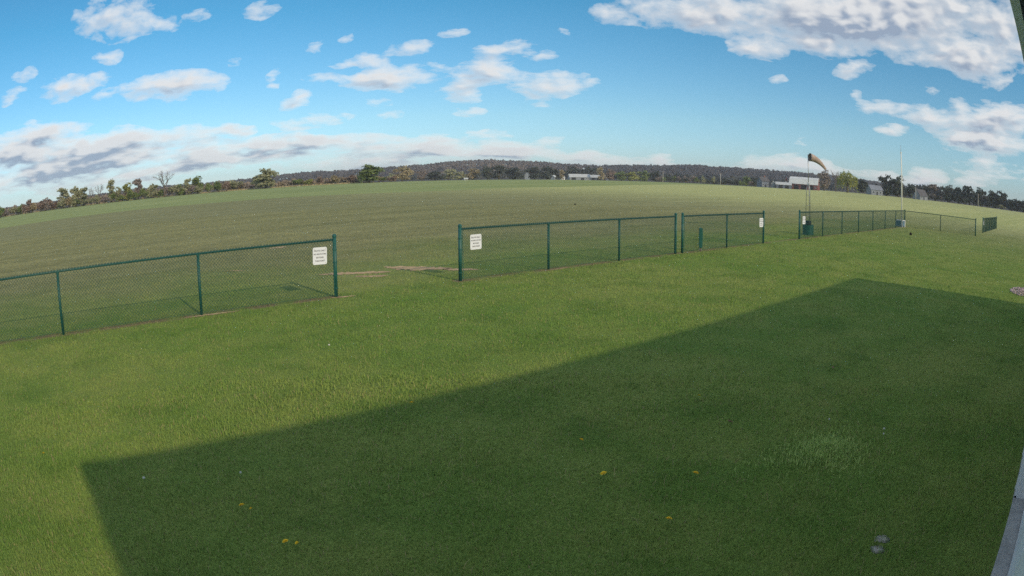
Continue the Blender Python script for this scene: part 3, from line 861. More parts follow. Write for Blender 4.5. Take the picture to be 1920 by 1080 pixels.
for i in range(22):
    az = 18.6 - i * 0.80 + prng.uniform(-0.2, 0.2)
    shrub(prng.choice(['dark', 'dark', 'twig', 'pale']), az, 482 + prng.uniform(0, 12), prng.uniform(6, 9), prng.uniform(3.0, 5.0), LM4, 3.0, 5.0,
          'at the foot of the far right wood', 'undergrowth of the right wood')

# woods that read as one mass
def woods_mat(name, stops):
    m, g, o = new_mat(name)
    at = g.n('ShaderNodeAttribute', attribute_name='tint').outputs['Fac']
    rp = g.n('ShaderNodeValToRGB')
    g.put(rp.inputs[0], at)
    while len(rp.color_ramp.elements) < len(stops):
        rp.color_ramp.elements.new(0.5)
    for e, (p, c) in zip(rp.color_ramp.elements, stops):
        e.position = p; e.color = (*c, 1)
    soft = g.vmath('NORMALIZE', g.vmath('ADD', g.n('ShaderNodeNewGeometry').outputs['Normal'], (0.0, 0.0, 1.0)))
    finish(g, o, rp.outputs[0], 0.9, spec=0.1, transl=0.2, nrm=soft)
    return m
def woods(name, label, spots, mat, seed, size, per=34):
    """spots: (x, y, z ground, width, height, tint)"""
    rng = np.random.default_rng(seed)
    P_, T_ = [], []
    for (x, y, z, w, h, t) in spots:
        k = per
        d = rng.normal(size=(k, 3)); d /= np.linalg.norm(d, axis=1)[:, None]
        d[:, 2] = np.abs(d[:, 2]) * 1.15 - 0.35
        rr_ = rng.uniform(0.7, 1.05, (k, 1)) * (1 + 0.25 * np.sin(3 * np.arctan2(d[:, 1], d[:, 0]) + x)[:, None])
        P_.append(np.array([x, y, z + h * 0.55]) + d * rr_ * np.array([w / 2, w / 2, h * 0.48]))
        T_.append(np.clip(t + rng.normal(size=k) * 0.04, 0, 1))
    V, F = quads(np.concatenate(P_), size, rng)
    T = np.repeat(np.concatenate(T_), 4)
    o = link(name, mesh_np(name, V, F, attrs={'tint': T}), mat)
    return tag(o, label, 'woods', kind='stuff')
M_RIDGEW = woods_mat('ridge_woods', [(0.0, (0.075, 0.078, 0.092)), (0.35, (0.128, 0.120, 0.116)), (0.6, (0.20, 0.172, 0.150)), (0.8, (0.26, 0.215, 0.165)), (1.0, (0.20, 0.225, 0.135))])
wr = random.Random(21)
spots = []
for k in range(3600):
    az = wr.uniform(2, 100); i = wr.choice((1, 2, 2, 3, 3, 3, 4, 4, 4, 5, 5, 5, 6, 6))
    f = wr.random() if i < 6 else 0.0
    r = rr[i] + (rr[i + 1] - rr[i]) * f
    z = ridge_z(az, i) * (1 - f) + ridge_z(az, i + 1) * f
    x, y = polar(az, r)
    t = wr.gauss(0.30, 0.06)
    if 43 < az < 58:
        t += 0.26 * (1 - abs(az - 50.5) / 7.5) + (0.15 if i < 4 else 0)
    if az < 42:
        t -= 0.10  # right stretch darkened in colour to stand for cloud shade
    spots.append((x, y, z, wr.uniform(9, 15), wr.uniform(7, 11.5), min(max(t, 0), 1)))
woods('ridge_woods', 'purplish bare woods covering the long ridge on the horizon', spots, M_RIDGEW, 3, 1.5, 40)
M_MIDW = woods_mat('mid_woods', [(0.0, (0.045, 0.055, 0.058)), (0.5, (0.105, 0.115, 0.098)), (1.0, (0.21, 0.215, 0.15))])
spots = []
for k in range(520):
    az = wr.uniform(20.5, 58.5); r = wr.uniform(840, 990)
    x, y = polar(az, r)
    dark = 0.28 if az < 47 else 0.5
    h = wr.uniform(8.0, 13.0) * (1.0 if az < 52 else 0.8)
    spots.append((x, y, zt(az, r) - 0.5, wr.uniform(9, 15), h, min(max(wr.gauss(dark, 0.16), 0), 1)))
woods('woods', 'dark belt of trees below the ridge behind the farms', spots, M_MIDW, 4, 1.3, 46)
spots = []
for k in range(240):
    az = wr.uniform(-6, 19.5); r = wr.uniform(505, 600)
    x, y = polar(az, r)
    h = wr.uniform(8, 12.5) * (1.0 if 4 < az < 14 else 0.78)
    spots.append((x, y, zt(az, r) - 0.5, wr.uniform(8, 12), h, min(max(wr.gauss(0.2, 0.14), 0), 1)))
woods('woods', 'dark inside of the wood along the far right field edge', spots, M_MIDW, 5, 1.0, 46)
spots = []
for k in range(260):
    az = wr.uniform(61, 104); r = wr.uniform(345, 380)
    x, y = polar(az, r)
    spots.append((x, y, zt(az, r), wr.uniform(4, 7), wr.uniform(3.0, 5.6) * (1.0 if az > 72 else 0.75), min(max(wr.gauss(0.75, 0.2), 0), 1)))
M_BRUSH = woods_mat('brush', [(0.0, (0.14, 0.14, 0.10)), (0.5, (0.24, 0.22, 0.16)), (1.0, (0.31, 0.255, 0.20))])
woods('brush', 'brown brushwood behind the hedgerow at the far left', spots, M_BRUSH, 6, 0.5, 46)

# strip of dry pale grass where the crop ends
rng = np.random.default_rng(9)
n = 5200
A = rng.uniform(60, 101, n); r = 340 + rng.normal(size=n) * 1.2
hgt = rng.uniform(0.5, 1.15, n) * np.where(rng.random(n) < 0.5, 1.0, 0.7)
ax, ay = r * np.cos(np.radians(A)), r * np.sin(np.radians(A))
t = rng.uniform(0, 6.28, n); wd = 0.10
V = np.stack([np.stack([ax - wd * np.cos(t), ay - wd * np.sin(t), 0 * ax], 1), np.stack([ax + wd * np.cos(t), ay + wd * np.sin(t), 0 * ax], 1),
              np.stack([ax + rng.normal(size=n) * 0.15, ay + rng.normal(size=n) * 0.15, hgt], 1)], 1).reshape(-1, 3)
tag(link('dry_grass', mesh_np('dry_grass', V, np.arange(3 * n).reshape(-1, 3)), plain('straw', (0.42, 0.36, 0.20), 0.9, 0.25, 0.5)),
    'pale strip of dry grass along the far edge of the crop', 'grass', kind='stuff')

# ------------------------------------------------------------------ fences
M_VINYL = plain('green_vinyl', (0.013, 0.100, 0.090), 0.45, 0.12, 4.0, spec=0.45)
M_VINYLM = plain('green_mesh_wire', (0.018, 0.085, 0.075), 0.5, 0.1, 4.0, spec=0.4)
FH, FY = 1.205, 12.96
def wire_field(xa, xb, y0, z0, z1, pitch_=0.0707, r=0.0030):
    """woven diamond mesh between xa and xb at y0: crossing diagonal wires with a twist at the top"""
    V, F = [], []
    def wire(p, q, r=r):
        p, q = np.array(p), np.array(q)
        d = q - p; L = np.linalg.norm(d)
        if L < 0.02:
            return
        d /= L
        n1 = np.array([0, 1.0, 0]); n2 = np.cross(d, n1)
        ring = [n1 * r, (-0.5 * n1 + 0.866 * n2) * r, (-0.5 * n1 - 0.866 * n2) * r]
        b = len(V)
        for o_ in ring: V.append(p + o_)
        for o_ in ring: V.append(q + o_)
        for k in range(3):
            F.append((b + k, b + (k + 1) % 3, b + 3 + (k + 1) % 3, b + 3 + k))
    H = z1 - z0
    k = int(math.floor((xa - H) / pitch_))
    while k * pitch_ < xb + H:
        for s, yo in ((1, 0.0022), (-1, -0.0022)):
            x0 = k * pitch_
            x1 = x0 + s * H
            za, zb = z0, z1
            pa, pb = x0, x1
            # clip to the section
            if s == 1:
                if pa < xa: za += xa - pa; pa = xa
                if pb > xb: zb -= pb - xb; pb = xb
            else:
                if pa > xb: za += pa - xb; pa = xb
                if pb < xa: zb -= xa - pb; pb = xa
            if zb > za and min(pa, pb) >= xa - 1e-6 and max(pa, pb) <= xb + 1e-6:
                wire((pa, y0 + yo, za), (pb, y0 + yo, zb))
                if zb == z1:                                        # knuckle standing up over the rail
                    wire((pb, y0, z1), (pb + 0.004, y0 + 0.01, z1 + 0.058), 0.0075)
        k += 1
    return V, F
def fence_run(parent, xs, terminals, ang=0.0, start=(0, 0), mesh_side=-1):
    """posts at distances xs along a line from start in direction ang (children of parent, whose origin is the start)"""
    rotz = ang
    for i, s in enumerate(xs):
        big = i in terminals
        m_ = MB()
        R_ = 0.042 if big else 0.031
        top = FH + 0.075 if big else FH - 0.01
        m_.tube([(0, 0, -0.05), (0, 0, top)], R_, 12)
        if big:
            m_.lathe([(R_ + 0.006, top - 0.02), (R_ + 0.006, top + 0.012), (R_ * 0.8, top + 0.034), (R_ * 0.3, top + 0.046)], 12)
            for zz in (0.18, 0.45, 0.72, 0.98):
                m_.lathe([(R_ + 0.007, zz), (R_ + 0.007, zz + 0.025)], 12)
        else:
            m_.lathe([(R_ + 0.006, top - 0.03), (R_ + 0.006, top + 0.0), (R_ * 0.6, top + 0.015)], 12)
        o = m_.build('terminal_post' if big else 'line_post', M_VINYL, parent)
        o.location = (s * math.cos(rotz) + start[0], s * math.sin(rotz) + start[1], 0)
    a, b = xs[0], xs[-1]
    ra = MB().tube([(a, 0, FH), (b, 0, FH)], 0.021, 10).build('top_rail', M_VINYL, parent, (start[0], start[1], 0), rotz)
    wi = MB().tube([(a, mesh_side * 0.03, 0.06), (b, mesh_side * 0.03, 0.06)], 0.003, 4).build('tension_wire', M_VINYLM, parent, (start[0], start[1], 0), rotz)
    V, F = wire_field(a + 0.03, b - 0.03, mesh_side * 0.036, 0.035, FH - 0.015)
    fm = link('chain_link_mesh', mesh_np('chain_link_mesh', V, F), M_VINYLM, parent, (start[0], start[1], 0), rotz)
    fm['kind'] = 'stuff'
    for s in (a + 0.05, b - 0.05):
        MB().box(s - 0.008, s + 0.008, mesh_side * 0.045, mesh_side * 0.045 + 0.005, 0.04, FH - 0.01).build('tension_bar', M_VINYL, parent, (start[0], start[1], 0), rotz)
def fence(x0, xs, label):
    root = empty('chain_link_fence', (x0, FY, 0))
    tag(root, label, 'fence', 'green chain-link fences round the field')
    return root, [x - x0 for x in xs]
fA, xs = fence(6.48, [-6.05, -2.99, 0.09, 3.33, 6.48], 'green chain-link fence section nearest the camera, running off the left edge')
fence_run(fA, xs, (0, 4))
fB, xs = fence(9.77, [9.77, 12.62, 15.47, 18.34], 'green chain-link fence section of three bays right of the wide gap')
fence_run(fB, xs, (0, 3))
fB2, xs = fence(18.74, [18.74, 21.69, 24.74], 'short green chain-link fence section of two bays with a pedestal in it')
fence_run(fB2, xs, (0, 2))
fC, xs = fence(28.54, [28.54, 31.63, 34.69, 37.81, 40.98, 44.14, 47.29, 50.38], 'long green chain-link fence turning a corner, with windsock and tall pole behind')
fence_run(fC, xs, (0, 7))
fence_run(fC, [0.0, 3.33, 6.66], (2,), -math.pi / 2, (50.38 - 28.54, 0.0))
fE = empty('chain_link_fence', (57.5, 6.42, 0))
tag(fE, 'small far green chain-link fence seen almost end-on at the right edge', 'fence', 'green chain-link fences round the field')
fence_run(fE, [0.0, 3.05, 6.1, 9.15, 12.2, 15.25], (0, 5), -0.012)

# ------------------------------------------------------------------ signs on the fences
M_SIGN = plain('white_sign', (0.74, 0.79, 0.86), 0.4, 0.03, 3.0)
M_INK = plain('grey_ink', (0.10, 0.11, 0.13), 0.6, 0.1, 3.0)
M_STEEL = plain('galvanised_steel', (0.42, 0.44, 0.45), 0.4, 0.12, 5.0, metal=0.7)
def lettering(lines, h, parent, y):
    for txt, z, size in lines:
        cu = bpy.data.curves.new('text', 'FONT')
        cu.body = txt; cu.size = size; cu.align_x = 'CENTER'; cu.align_y = 'CENTER'; cu.extrude = 0.0006; cu.offset = 0.0009
        tmp = bpy.data.objects.new('tmp', cu)
        dg = bpy.context.evaluated_depsgraph_get()
        C.objects.link(tmp); bpy.context.view_layer.update()
        me = bpy.data.meshes.new_from_object(tmp.evaluated_get(bpy.context.evaluated_depsgraph_get()))
        bpy.data.objects.remove(tmp)
        o = link('lettering', me, M_INK, parent)
        o['kind'] = 'stuff'
        o.rotation_euler = (math.pi / 2, 0, 0)
        o.location = (0, y, z)
def rounded_plate(w, h, r, t):
    m_ = MB(); b = m_.bm
    pts = []
    for cx, cz, a0 in ((w / 2 - r, h / 2 - r, 0), (-w / 2 + r, h / 2 - r, 90), (-w / 2 + r, -h / 2 + r, 180), (w / 2 - r, -h / 2 + r, 270)):
        for k in range(5):
            a = rad(a0 + 22.5 * k)
            pts.append((cx + r * math.cos(a), cz + r * math.sin(a)))
    A = [b.verts.new((x, 0, z)) for x, z in pts]; B = [b.verts.new((x, t, z)) for x, z in pts]
    b.faces.new(A); b.faces.new(list(reversed(B)))
    for k in range(len(pts)):
        b.faces.new((A[k], A[(k + 1) % len(pts)], B[(k + 1) % len(pts)], B[k]))
    return m_
def sign(x, y, z, label, tilt=0.0):
    root = empty('fence_sign', (x, y, z))
    tag(root, label, 'sign', 'white notices on the fence')
    rounded_plate(0.335, 0.355, 0.035, 0.003).build('panel', M_SIGN, root)
    lettering([('PILOTS ONLY', 0.105, 0.045), ('NO SPECTATORS', 0.035, 0.038), ('BEYOND', -0.035, 0.045), ('THIS POINT', -0.105, 0.045)], 0.05, root, -0.0012)
    for sx in (-0.13, 0.13):
        for sz in (-0.145, 0.145):
            b_ = MB().tube([(sx, -0.003, sz), (sx, 0.012, sz)], 0.006, 8).build('bolt', M_STEEL, root)
    root.rotation_euler = (0, tilt, 0)
    return root
SY = FY - 0.052
sign(6.10, SY, 0.905, 'white notice on the nearest fence, left of the wide gap', 0.02)
sign(10.20, SY, 0.885, 'white notice on the fence post right of the wide gap', -0.01)
sign(24.44, SY, 0.85, 'white notice at the far end of the short two-bay fence')
sign(28.98, SY, 0.85, 'white notice on the fence in front of the windsock barrel')
sg = sign(58.0, 6.37, 0.84, 'white notice on the small far fence at the right edge')
sg.rotation_euler = (0, 0, -0.012)

# ------------------------------------------------------------------ electric pedestal at the short fence
M_PED = plain('pedestal_green', (0.014, 0.105, 0.085), 0.5, 0.12, 6.0)
pd = empty('power_pedestal', (19.62, FY - 0.17, 0), rad(38))
tag(pd, 'narrow dark green power pedestal standing at the short two-bay fence', 'pedestal')
MB().box(-0.075, 0.075, -0.06, 0.06, 0.14, 0.77).build('housing', M_PED, pd, bevel=0.008)
MB().prism([(-0.072, 0.772), (0.072, 0.772), (0.072, 0.785), (0.0, 0.81), (-0.072, 0.785)], -0.085, 0.085).build('cap', M_PED, pd)
MB().box(-0.05, 0.05, -0.0675, -0.0605, 0.42, 0.70).build('cover_door', M_PED, pd)
MB().box(0.0755, 0.0775, -0.04, 0.04, 0.63, 0.75).build('sticker', M_SIGN, pd)
MB().tube([(0.03, 0, -0.05), (0.03, 0, 0.14)], 0.03, 10).build('conduit', plain('grey_conduit', (0.55, 0.54, 0.52), 0.6, 0.1), pd)
MB().box(-0.05, -0.02, -0.02, 0.02, -0.05, 0.14).build('stake', M_BARK, pd)

# ------------------------------------------------------------------ windsock with its ballast barrel
wx, wy = 31.62, 13.83
M_DRUM = plain('green_barrel', (0.012, 0.105, 0.080), 0.5, 0.2, 4.0, dirt=(0.05, 0.06, 0.05))
M_BLACK = plain('black_plastic', (0.02, 0.022, 0.025), 0.6, 0.2, 4.0)
bar = empty('barrel', (wx, wy, 0))
tag(bar, 'green steel barrel standing behind the fence at the foot of the windsock mast', 'barrel')
MB().lathe([(0.30, 0.0), (0.315, 0.01), (0.305, 0.03), (0.305, 0.155), (0.318, 0.17), (0.305, 0.185), (0.305, 0.315), (0.318, 0.33), (0.305, 0.345), (0.305, 0.47), (0.315, 0.485), (0.30, 0.495), (0.285, 0.48)], 24).build('drum', M_DRUM, bar)
MB().box(-0.16, 0.16, -0.12, 0.12, 0.485, 0.70).build('ballast_box', M_BLACK, bar, bevel=0.015)
ws = empty('windsock_mast', (wx, wy, 0))
tag(ws, 'steel windsock mast with three lower tubes rising from the green barrel', 'mast')
for k in range(3):
    a = rad(90 + 120 * k + 12)
    MB().tube([(0.15 * math.cos(a), 0.15 * math.sin(a), 0.68), (0.115 * math.cos(a), 0.115 * math.sin(a), 2.28), (0.03 * math.cos(a), 0.03 * math.sin(a), 2.52)], 0.017, 8).build('leg_tube', M_STEEL, ws)
for z in (0.95, 1.45, 1.95):
    q = 0.15 - 0.035 * (z - 0.68) / 1.6
    pts = [(q * math.cos(rad(102 + 120 * k)), q * math.sin(rad(102 + 120 * k)), z) for k in range(4)]
    MB().tube(pts, 0.007, 5).build('brace', M_STEEL, ws)
MB().tube([(0, 0, 2.40), (0, 0, 4.02)], 0.020, 10).build('pole', M_STEEL, ws)
MB().lathe([(0.045, 2.42), (0.05, 2.46), (0.05, 2.58), (0.035, 2.62)], 12).build('collar', M_STEEL, ws)
# the sock: mouth towards the camera's left, sagging tail to the right and away
m, g, o = new_mat('faded_windsock')
tcn = g.n('ShaderNodeTexCoord').outputs['Object']
cl = g.mix(g.ramp(g.noise(tcn, 4.0, 5, 0.6), 0.35, 0.65), (0.36, 0.285, 0.25), (0.53, 0.45, 0.41))
finish(g, o, cl, 0.85, g.noise(tcn, 14.0, 3, 0.6), 0.02, 0.6, spec=0.2, transl=0.12)
M_SOCK = m
sk = empty('windsock', (wx, wy, 3.88))
tag(sk, 'faded tan windsock blowing to the right with a drooping tail', 'windsock')
vr = Vector((0.40, -0.92, 0.0))                                   # across the picture to the right
vd = Vector((0.92, 0.40, 0.0))                                    # away from the camera
N, K = 15, 18
b = bmesh.new(); rings = []
for i in range(N):
    t = i / (N - 1)
    s = t * 1.25
    c = Vector((0, 0, 0)) + vr * (0.10 + 0.80 * s * (1 - 0.12 * t)) + vd * (0.45 * s) + Vector((0, 0, 0.01 - 0.12 * t - 0.42 * t * t))
    tang = (vr * 0.80 + vd * 0.45 + Vector((0, 0, -0.12 - 0.84 * t))).normalized()
    e1 = tang.cross(Vector((0, 0, 1))).normalized(); e2 = e1.cross(tang)
    R_ = 0.205 * (1 - t) + 0.060 * t
    sq = 1.0 - 0.35 * t                                            # flattens where the wind leaves it
    rings.append([b.verts.new(c + (e1 * math.cos(2 * math.pi * k / K) * sq + e2 * math.sin(2 * math.pi * k / K)) * R_ * (1 + 0.05 * math.sin(5 * 2 * math.pi * k / K + 7 * t) * t)) for k in range(K)])
for r0, r1 in zip(rings, rings[1:]):
    for k in range(K):
        f = b.faces.new((r0[k], r0[(k + 1) % K], r1[(k + 1) % K], r1[k])); f.smooth = True
me = bpy.data.meshes.new('sock'); b.to_mesh(me); b.free()
so = link('sock', me, M_SOCK, sk)
md = so.modifiers.new('cloth', 'SOLIDIFY'); md.thickness = 0.004
tang = (vr * 0.80 + vd * 0.45 + Vector((0, 0, -0.12))).normalized()
e1 = tang.cross(Vector((0, 0, 1))).normalized(); e2 = e1.cross(tang)
c0 = vr * 0.10 + Vector((0, 0, 0.01))
MB().tube([c0 + (e1 * math.cos(2 * math.pi * k / 20) + e2 * math.sin(2 * math.pi * k / 20)) * 0.207 for k in range(21)], 0.009, 6, caps=False).build('hoop', M_STEEL, sk)
MB().tube([(0, 0, -0.02), c0 - e2 * 0.2], 0.010, 6).build('swivel_arm', M_STEEL, sk)
MB().tube([(0, 0, 0.10), c0 + e2 * 0.2], 0.008, 6).build('swivel_arm', M_STEEL, sk)

# ------------------------------------------------------------------ tall pole and box at the fence corner
M_POLE = plain('cream_pole', (0.80, 0.80, 0.72), 0.45, 0.06, 2.0)
fp = empty('tall_pole', (49.45, 13.02, 0))
tag(fp, 'tall cream pole with thin tip standing behind the fence corner', 'pole')
MB().tube([(0, 0, -0.1), (0, 0, 3.0), (0, 0, 5.55)], [0.055, 0.050, 0.042], 14).build('shaft', M_POLE, fp)
MB().tube([(0, 0, 5.5), (0, 0, 6.12)], [0.018, 0.012], 8).build('tip', M_STEEL, fp)
MB().lathe([(0.06, 5.50), (0.062, 5.56), (0.03, 5.60)], 12).build('top_cap', M_POLE, fp)
MB().lathe([(0.14, 0.0), (0.14, 0.03), (0.065, 0.04), (0.065, 0.12)], 14).build('base_flange', M_STEEL, fp)
MB().tube([(0.058, -0.03, 1.1), (0.075, -0.03, 1.2), (0.058, -0.03, 1.3)], 0.007, 6).build('cleat', M_STEEL, fp)
M_BLUE = plain('blue_grey_panel', (0.10, 0.19, 0.27), 0.6, 0.12, 4.0)
bx = empty('storage_box', (49.75, 13.20, 0), rad(-14))
tag(bx, 'low blue-grey box with white lid and white edges behind the fence corner', 'box')
MB().box(-0.25, 0.25, -0.30, 0.30, 0.05, 0.46).build('body', M_BLUE, bx, bevel=0.01)
MB().box(-0.29, 0.29, -0.34, 0.34, 0.462, 0.505).build('lid', M_SIGN, bx, bevel=0.01)
for sx in (-1, 1):
    for sy in (-1, 1):
        MB().box(sx * 0.255 - 0.035, sx * 0.255 + 0.035, sy * 0.305 - 0.035, sy * 0.305 + 0.035, -0.03, 0.46).build('corner_leg', M_SIGN, bx)

# small dark things lying in the grass
def lump(name, x, y, r, mat, label, cat, seed, sq=0.7, group=None):
    rng = np.random.default_rng(seed)
    V = iv * np.array([1, 1, sq]) * r * rng.uniform(0.82, 1.15, (len(iv), 1))
    o = link(name, mesh_np(name, V, ifc, smooth=True), mat, None, (x, y, r * sq * 0.75))
    return tag(o, label, cat, group)
M_CLOD = plain('dark_clod', (0.022, 0.020, 0.015), 0.9, 0.4, 12.0, bump=0.01, bscale=50)
lump('clod', 40.9, 10.05, 0.115, M_CLOD, 'small dark clod lying on the lawn before the fence corner', 'clod', 2, 1.0)
lump('clod', 41.6, 39.6, 0.10, M_CLOD, 'tiny dark clod alone in the middle of the flying field', 'clod', 3)
M_STONE = plain('pale_stone', (0.40, 0.39, 0.34), 0.95, 0.30, 20.0, bump=0.01, bscale=60)
lump('flat_stone', 4.40, 0.91, 0.080, M_STONE, 'farther of two pale flat stones sunk in the shaded lawn', 'stone', 4, 0.05)
lump('flat_stone', 4.23, 0.885, 0.078, M_STONE, 'nearer of two pale flat stones sunk in the shaded lawn', 'stone', 5, 0.05)

# ------------------------------------------------------------------ farms on the horizon
M_BARNRED = plain('red_barn_boards', (0.19, 0.075, 0.070), 0.8, 0.25, 0.6)
M_TIN = plain('pale_tin_roof', (0.50, 0.54, 0.55), 0.45, 0.10, 0.5)
M_GREYW = plain('grey_shaded_wall', (0.22, 0.25, 0.30), 0.7, 0.1, 0.5)  # the grey also stands for shade on white farm walls
M_BLUEW = plain('blue_grey_wall', (0.12, 0.15, 0.21), 0.7, 0.1, 0.5)
M_SHADOW = plain('dark_opening', (0.02, 0.022, 0.025), 0.8, 0.2, 1.0)
M_SLATE = plain('dark_shingle', (0.10, 0.10, 0.11), 0.8, 0.2, 1.0)
M_PANE = plain('window_glass', (0.03, 0.04, 0.05), 0.12, 0.1, 1.0, spec=0.6)
def gable(name, az, R, w, d, eave, ridge, label, wallm, roofm, yaw_deg, opens=(), windows=(), gambrel=False, cat='barn', chimney=False):
    """w along the ridge, d across; openings and windows sit in the long wall that faces the camera (local -y)"""
    x, y = polar(az, R)
    root = empty(name, (x, y, zt(az, R)), rad(yaw_deg))
    tag(root, label, cat, 'farm buildings on the horizon')
    hw, hd = w / 2, d / 2
    if gambrel:
        prof = [(-hd, 0), (-hd, eave), (-hd * 0.62, eave + (ridge - eave) * 0.70), (0, ridge), (hd * 0.62, eave + (ridge - eave) * 0.70), (hd, eave), (hd, 0)]
    else:
        prof = [(-hd, 0), (-hd, eave), (0, ridge), (hd, eave), (hd, 0)]
    MB().prism([(a, b - (0.0 if b <= eave else 0.12)) for a, b in prof], -hw, hw).build('wall', wallm, root)
    top = [p for p in prof if p[1] >= eave]
    for (ya, za), (yb, zb) in zip(top, top[1:]):
        L = math.hypot(yb - ya, zb - za); ny, nz = -(zb - za) / L, (yb - ya) / L
        ov = 0.45
        if ya == -hd: ya, za = ya - ov * (yb - ya) / L, za - ov * (zb - za) / L
        if yb == hd: yb, zb = yb + ov * (yb - ya) / L, zb + ov * (zb - za) / L
        MB().prism([(ya, za), (yb, zb), (yb + 0.16 * ny, zb + 0.16 * nz), (ya + 0.16 * ny, za + 0.16 * nz)], -hw - 0.4, hw + 0.4).build('roof_slope', roofm, root)
    for (x0, x1, z0, z1) in opens:
        MB().box(x0, x1, -hd - 0.06, -hd + 0.3, z0, z1).build('door', M_SHADOW, root)
    for (x0, z0, ww, wh) in windows:
        wn = MB().box(x0 - ww / 2 - 0.1, x0 + ww / 2 + 0.1, -hd - 0.05, -hd + 0.1, z0 - 0.1, z0 + wh + 0.1).build('window', M_SIGN, root)
        MB().box(x0 - ww / 2, x0 + ww / 2, -hd - 0.08, -hd, z0, z0 + wh).build('pane', M_PANE, wn)
    if chimney:
        MB().box(hw * 0.3, hw * 0.3 + 0.7, -0.35, 0.35, ridge - 0.6, ridge + 1.0).build('chimney', plain('brick', (0.28, 0.12, 0.09), 0.9, 0.2, 3.0), root)
    return root
def face(az, off=0.0):
    return az - 90 + off
gable('barn', 43.27, 770, 23.0, 11, 3.3, 6.6, 'left, longer one of two low white-roofed barns at the centre', M_GREYW, M_TIN, face(43.3, 12), [(-9.5, -4.5, 0, 2.9), (1.0, 4.5, 0, 2.6)], [(7.5, 1.2, 1.6, 1.0)])
gable('barn', 41.62, 780, 20.0, 10, 3.1, 6.0, 'right one of two low white-roofed barns with dark open bays', M_BLUEW, M_TIN, face(41.6, -14), [(-7, -3, 0, 2.6), (-1, 3, 0, 2.6), (5, 8.5, 0, 2.6)])
gable('house', 47.49, 750, 7.5, 5.2, 5.0, 8.4, 'pointed grey house standing alone left of the white barns', M_GREYW, M_GREYW, face(47.5, 88), [], [(-1.5, 1.2, 0.9, 1.3), (1.5, 1.2, 0.9, 1.3)], cat='house')
gable('house', 45.34, 760, 5.0, 5.0, 3.2, 5.0, 'small pale house left of the two white barns, next to a tinier one', M_GREYW, M_TIN, face(45.3, 60), [(-0.5, 0.5, 0, 2.0)], [(1.5, 1.1, 0.8, 1.0)], cat='house')
gable('shed', 44.62, 765, 4.2, 3.6, 2.4, 3.9, 'tiny pale shed close to the left white barn', M_WHITE, M_TIN, face(44.6, 20), [(-0.6, 0.6, 0, 1.9)], cat='shed')
gable('shed', 52.48, 335, 1.3, 1.0, 0.75, 1.05, 'white speck of a hut on the crop edge below the ridge', M_WHITE, M_TIN, face(52.5, 10), [(-0.25, 0.25, 0.05, 0.65)], cat='shed')
gable('house', 27.71, 500, 7.5, 6.0, 4.6, 7.5, 'blue-grey house with pale gable left of the red barn', M_BLUEW, M_SLATE, face(27.7, 40), [(-0.6, 0.6, 0, 2.1)], [(-2.3, 1.2, 1.0, 1.4), (2.3, 1.2, 1.0, 1.4)], cat='house', chimney=True)
gable('shed', 26.8, 500, 2.6, 2.6, 3.0, 4.9, 'narrow pale shed between the blue-grey house and the long shed', M_GREYW, M_TIN, face(26.8, 85), [(-0.5, 0.5, 0, 2.0)], cat='shed')
gable('shed', 25.9, 500, 12.0, 7.0, 2.8, 4.5, 'long low pale-roofed shed touching the left of the red barn', M_BLUEW, M_TIN, face(25.9, 6), [(-4, -1, 0, 2.3), (1, 4, 0, 2.3)], cat='shed')
gable('barn', 23.95, 510, 23.0, 12, 4.5, 9.3, 'red barn with pale gambrel roof behind the windsock mast', M_BARNRED, plain('white_barn_roof', (0.66, 0.70, 0.70), 0.45, 0.08, 0.5), face(23.95, -10), [(-7.8, -4.0, 0, 3.4), (-2.0, 2.4, 0, 3.6), (4.6, 8.0, 0, 3.4)], [(-9.8, 1.6, 1.0, 1.2), (9.6, 1.6, 1.0, 1.2)], gambrel=True)
gable('house', 17.4, 445, 9.8, 8.0, 3.4, 6.2, 'grey-white house tucked against the big dark round tree', M_GREYW, M_GREYW, face(17.4, 28), [(-0.5, 0.5, 0, 2.1)], [(-3.0, 1.1, 1.2, 1.3), (2.8, 1.1, 1.2, 1.3)], cat='house')
gable('house', 12.9, 445, 9.2, 7.5, 2.6, 6.6, 'steep dark-roofed house with pale gable in the right-hand wood', M_GREYW, M_SLATE, face(12.9, 50), [(-0.5, 0.5, 0, 2.1)], [(-2.6, 1.0, 1.2, 1.2)], cat='house')
x, y = polar(25.64, 515)
si = empty('silo', (x, y, zt(25.64, 515)))
tag(si, 'thin red and white silo above the long low shed', 'silo')
MB().lathe([(0.6, 0), (0.6, 5.4)], 14).build('shaft', M_SIGN, si)
MB().lathe([(0.6, 5.41), (0.6, 7.2), (0.4, 7.8), (0.1, 8.2)], 14).build('cap', M_BARNRED, si)
def pole(az, R, hgt, label):
    x, y = polar(az, R)
    root = empty('utility_pole', (x, y, zt(az, R)), rad(az))
    tag(root, label, 'pole', 'utility poles along the lane')
    MB().tube([(0, 0, -0.2), (0, 0, hgt)], [0.22, 0.15], 8).build('shaft', plain('weathered_pole', (0.50, 0.49, 0.46), 0.8, 0.1, 1.0), root)
    MB().box(-0.07, 0.07, -1.1, 1.1, hgt - 0.7, hgt - 0.55).build('crossarm', M_BARK, root)
    for s in (-0.95, 0, 0.95):
        MB().lathe([(0.06, hgt - 0.55), (0.08, hgt - 0.45), (0.03, hgt - 0.36)], 8, 0, s).build('insulator', M_SIGN, root)
pole(36.32, 540, 8.5, 'left one of two pale utility poles before the dark ridge')
pole(31.42, 540, 8.8, 'right one of two pale utility poles before the dark ridge')
pole(13.35, 410, 7.4, 'pale utility pole left of the dark-roofed house')
pole(6.90, 420, 8.0, 'pale utility pole before the wood near the right edge')

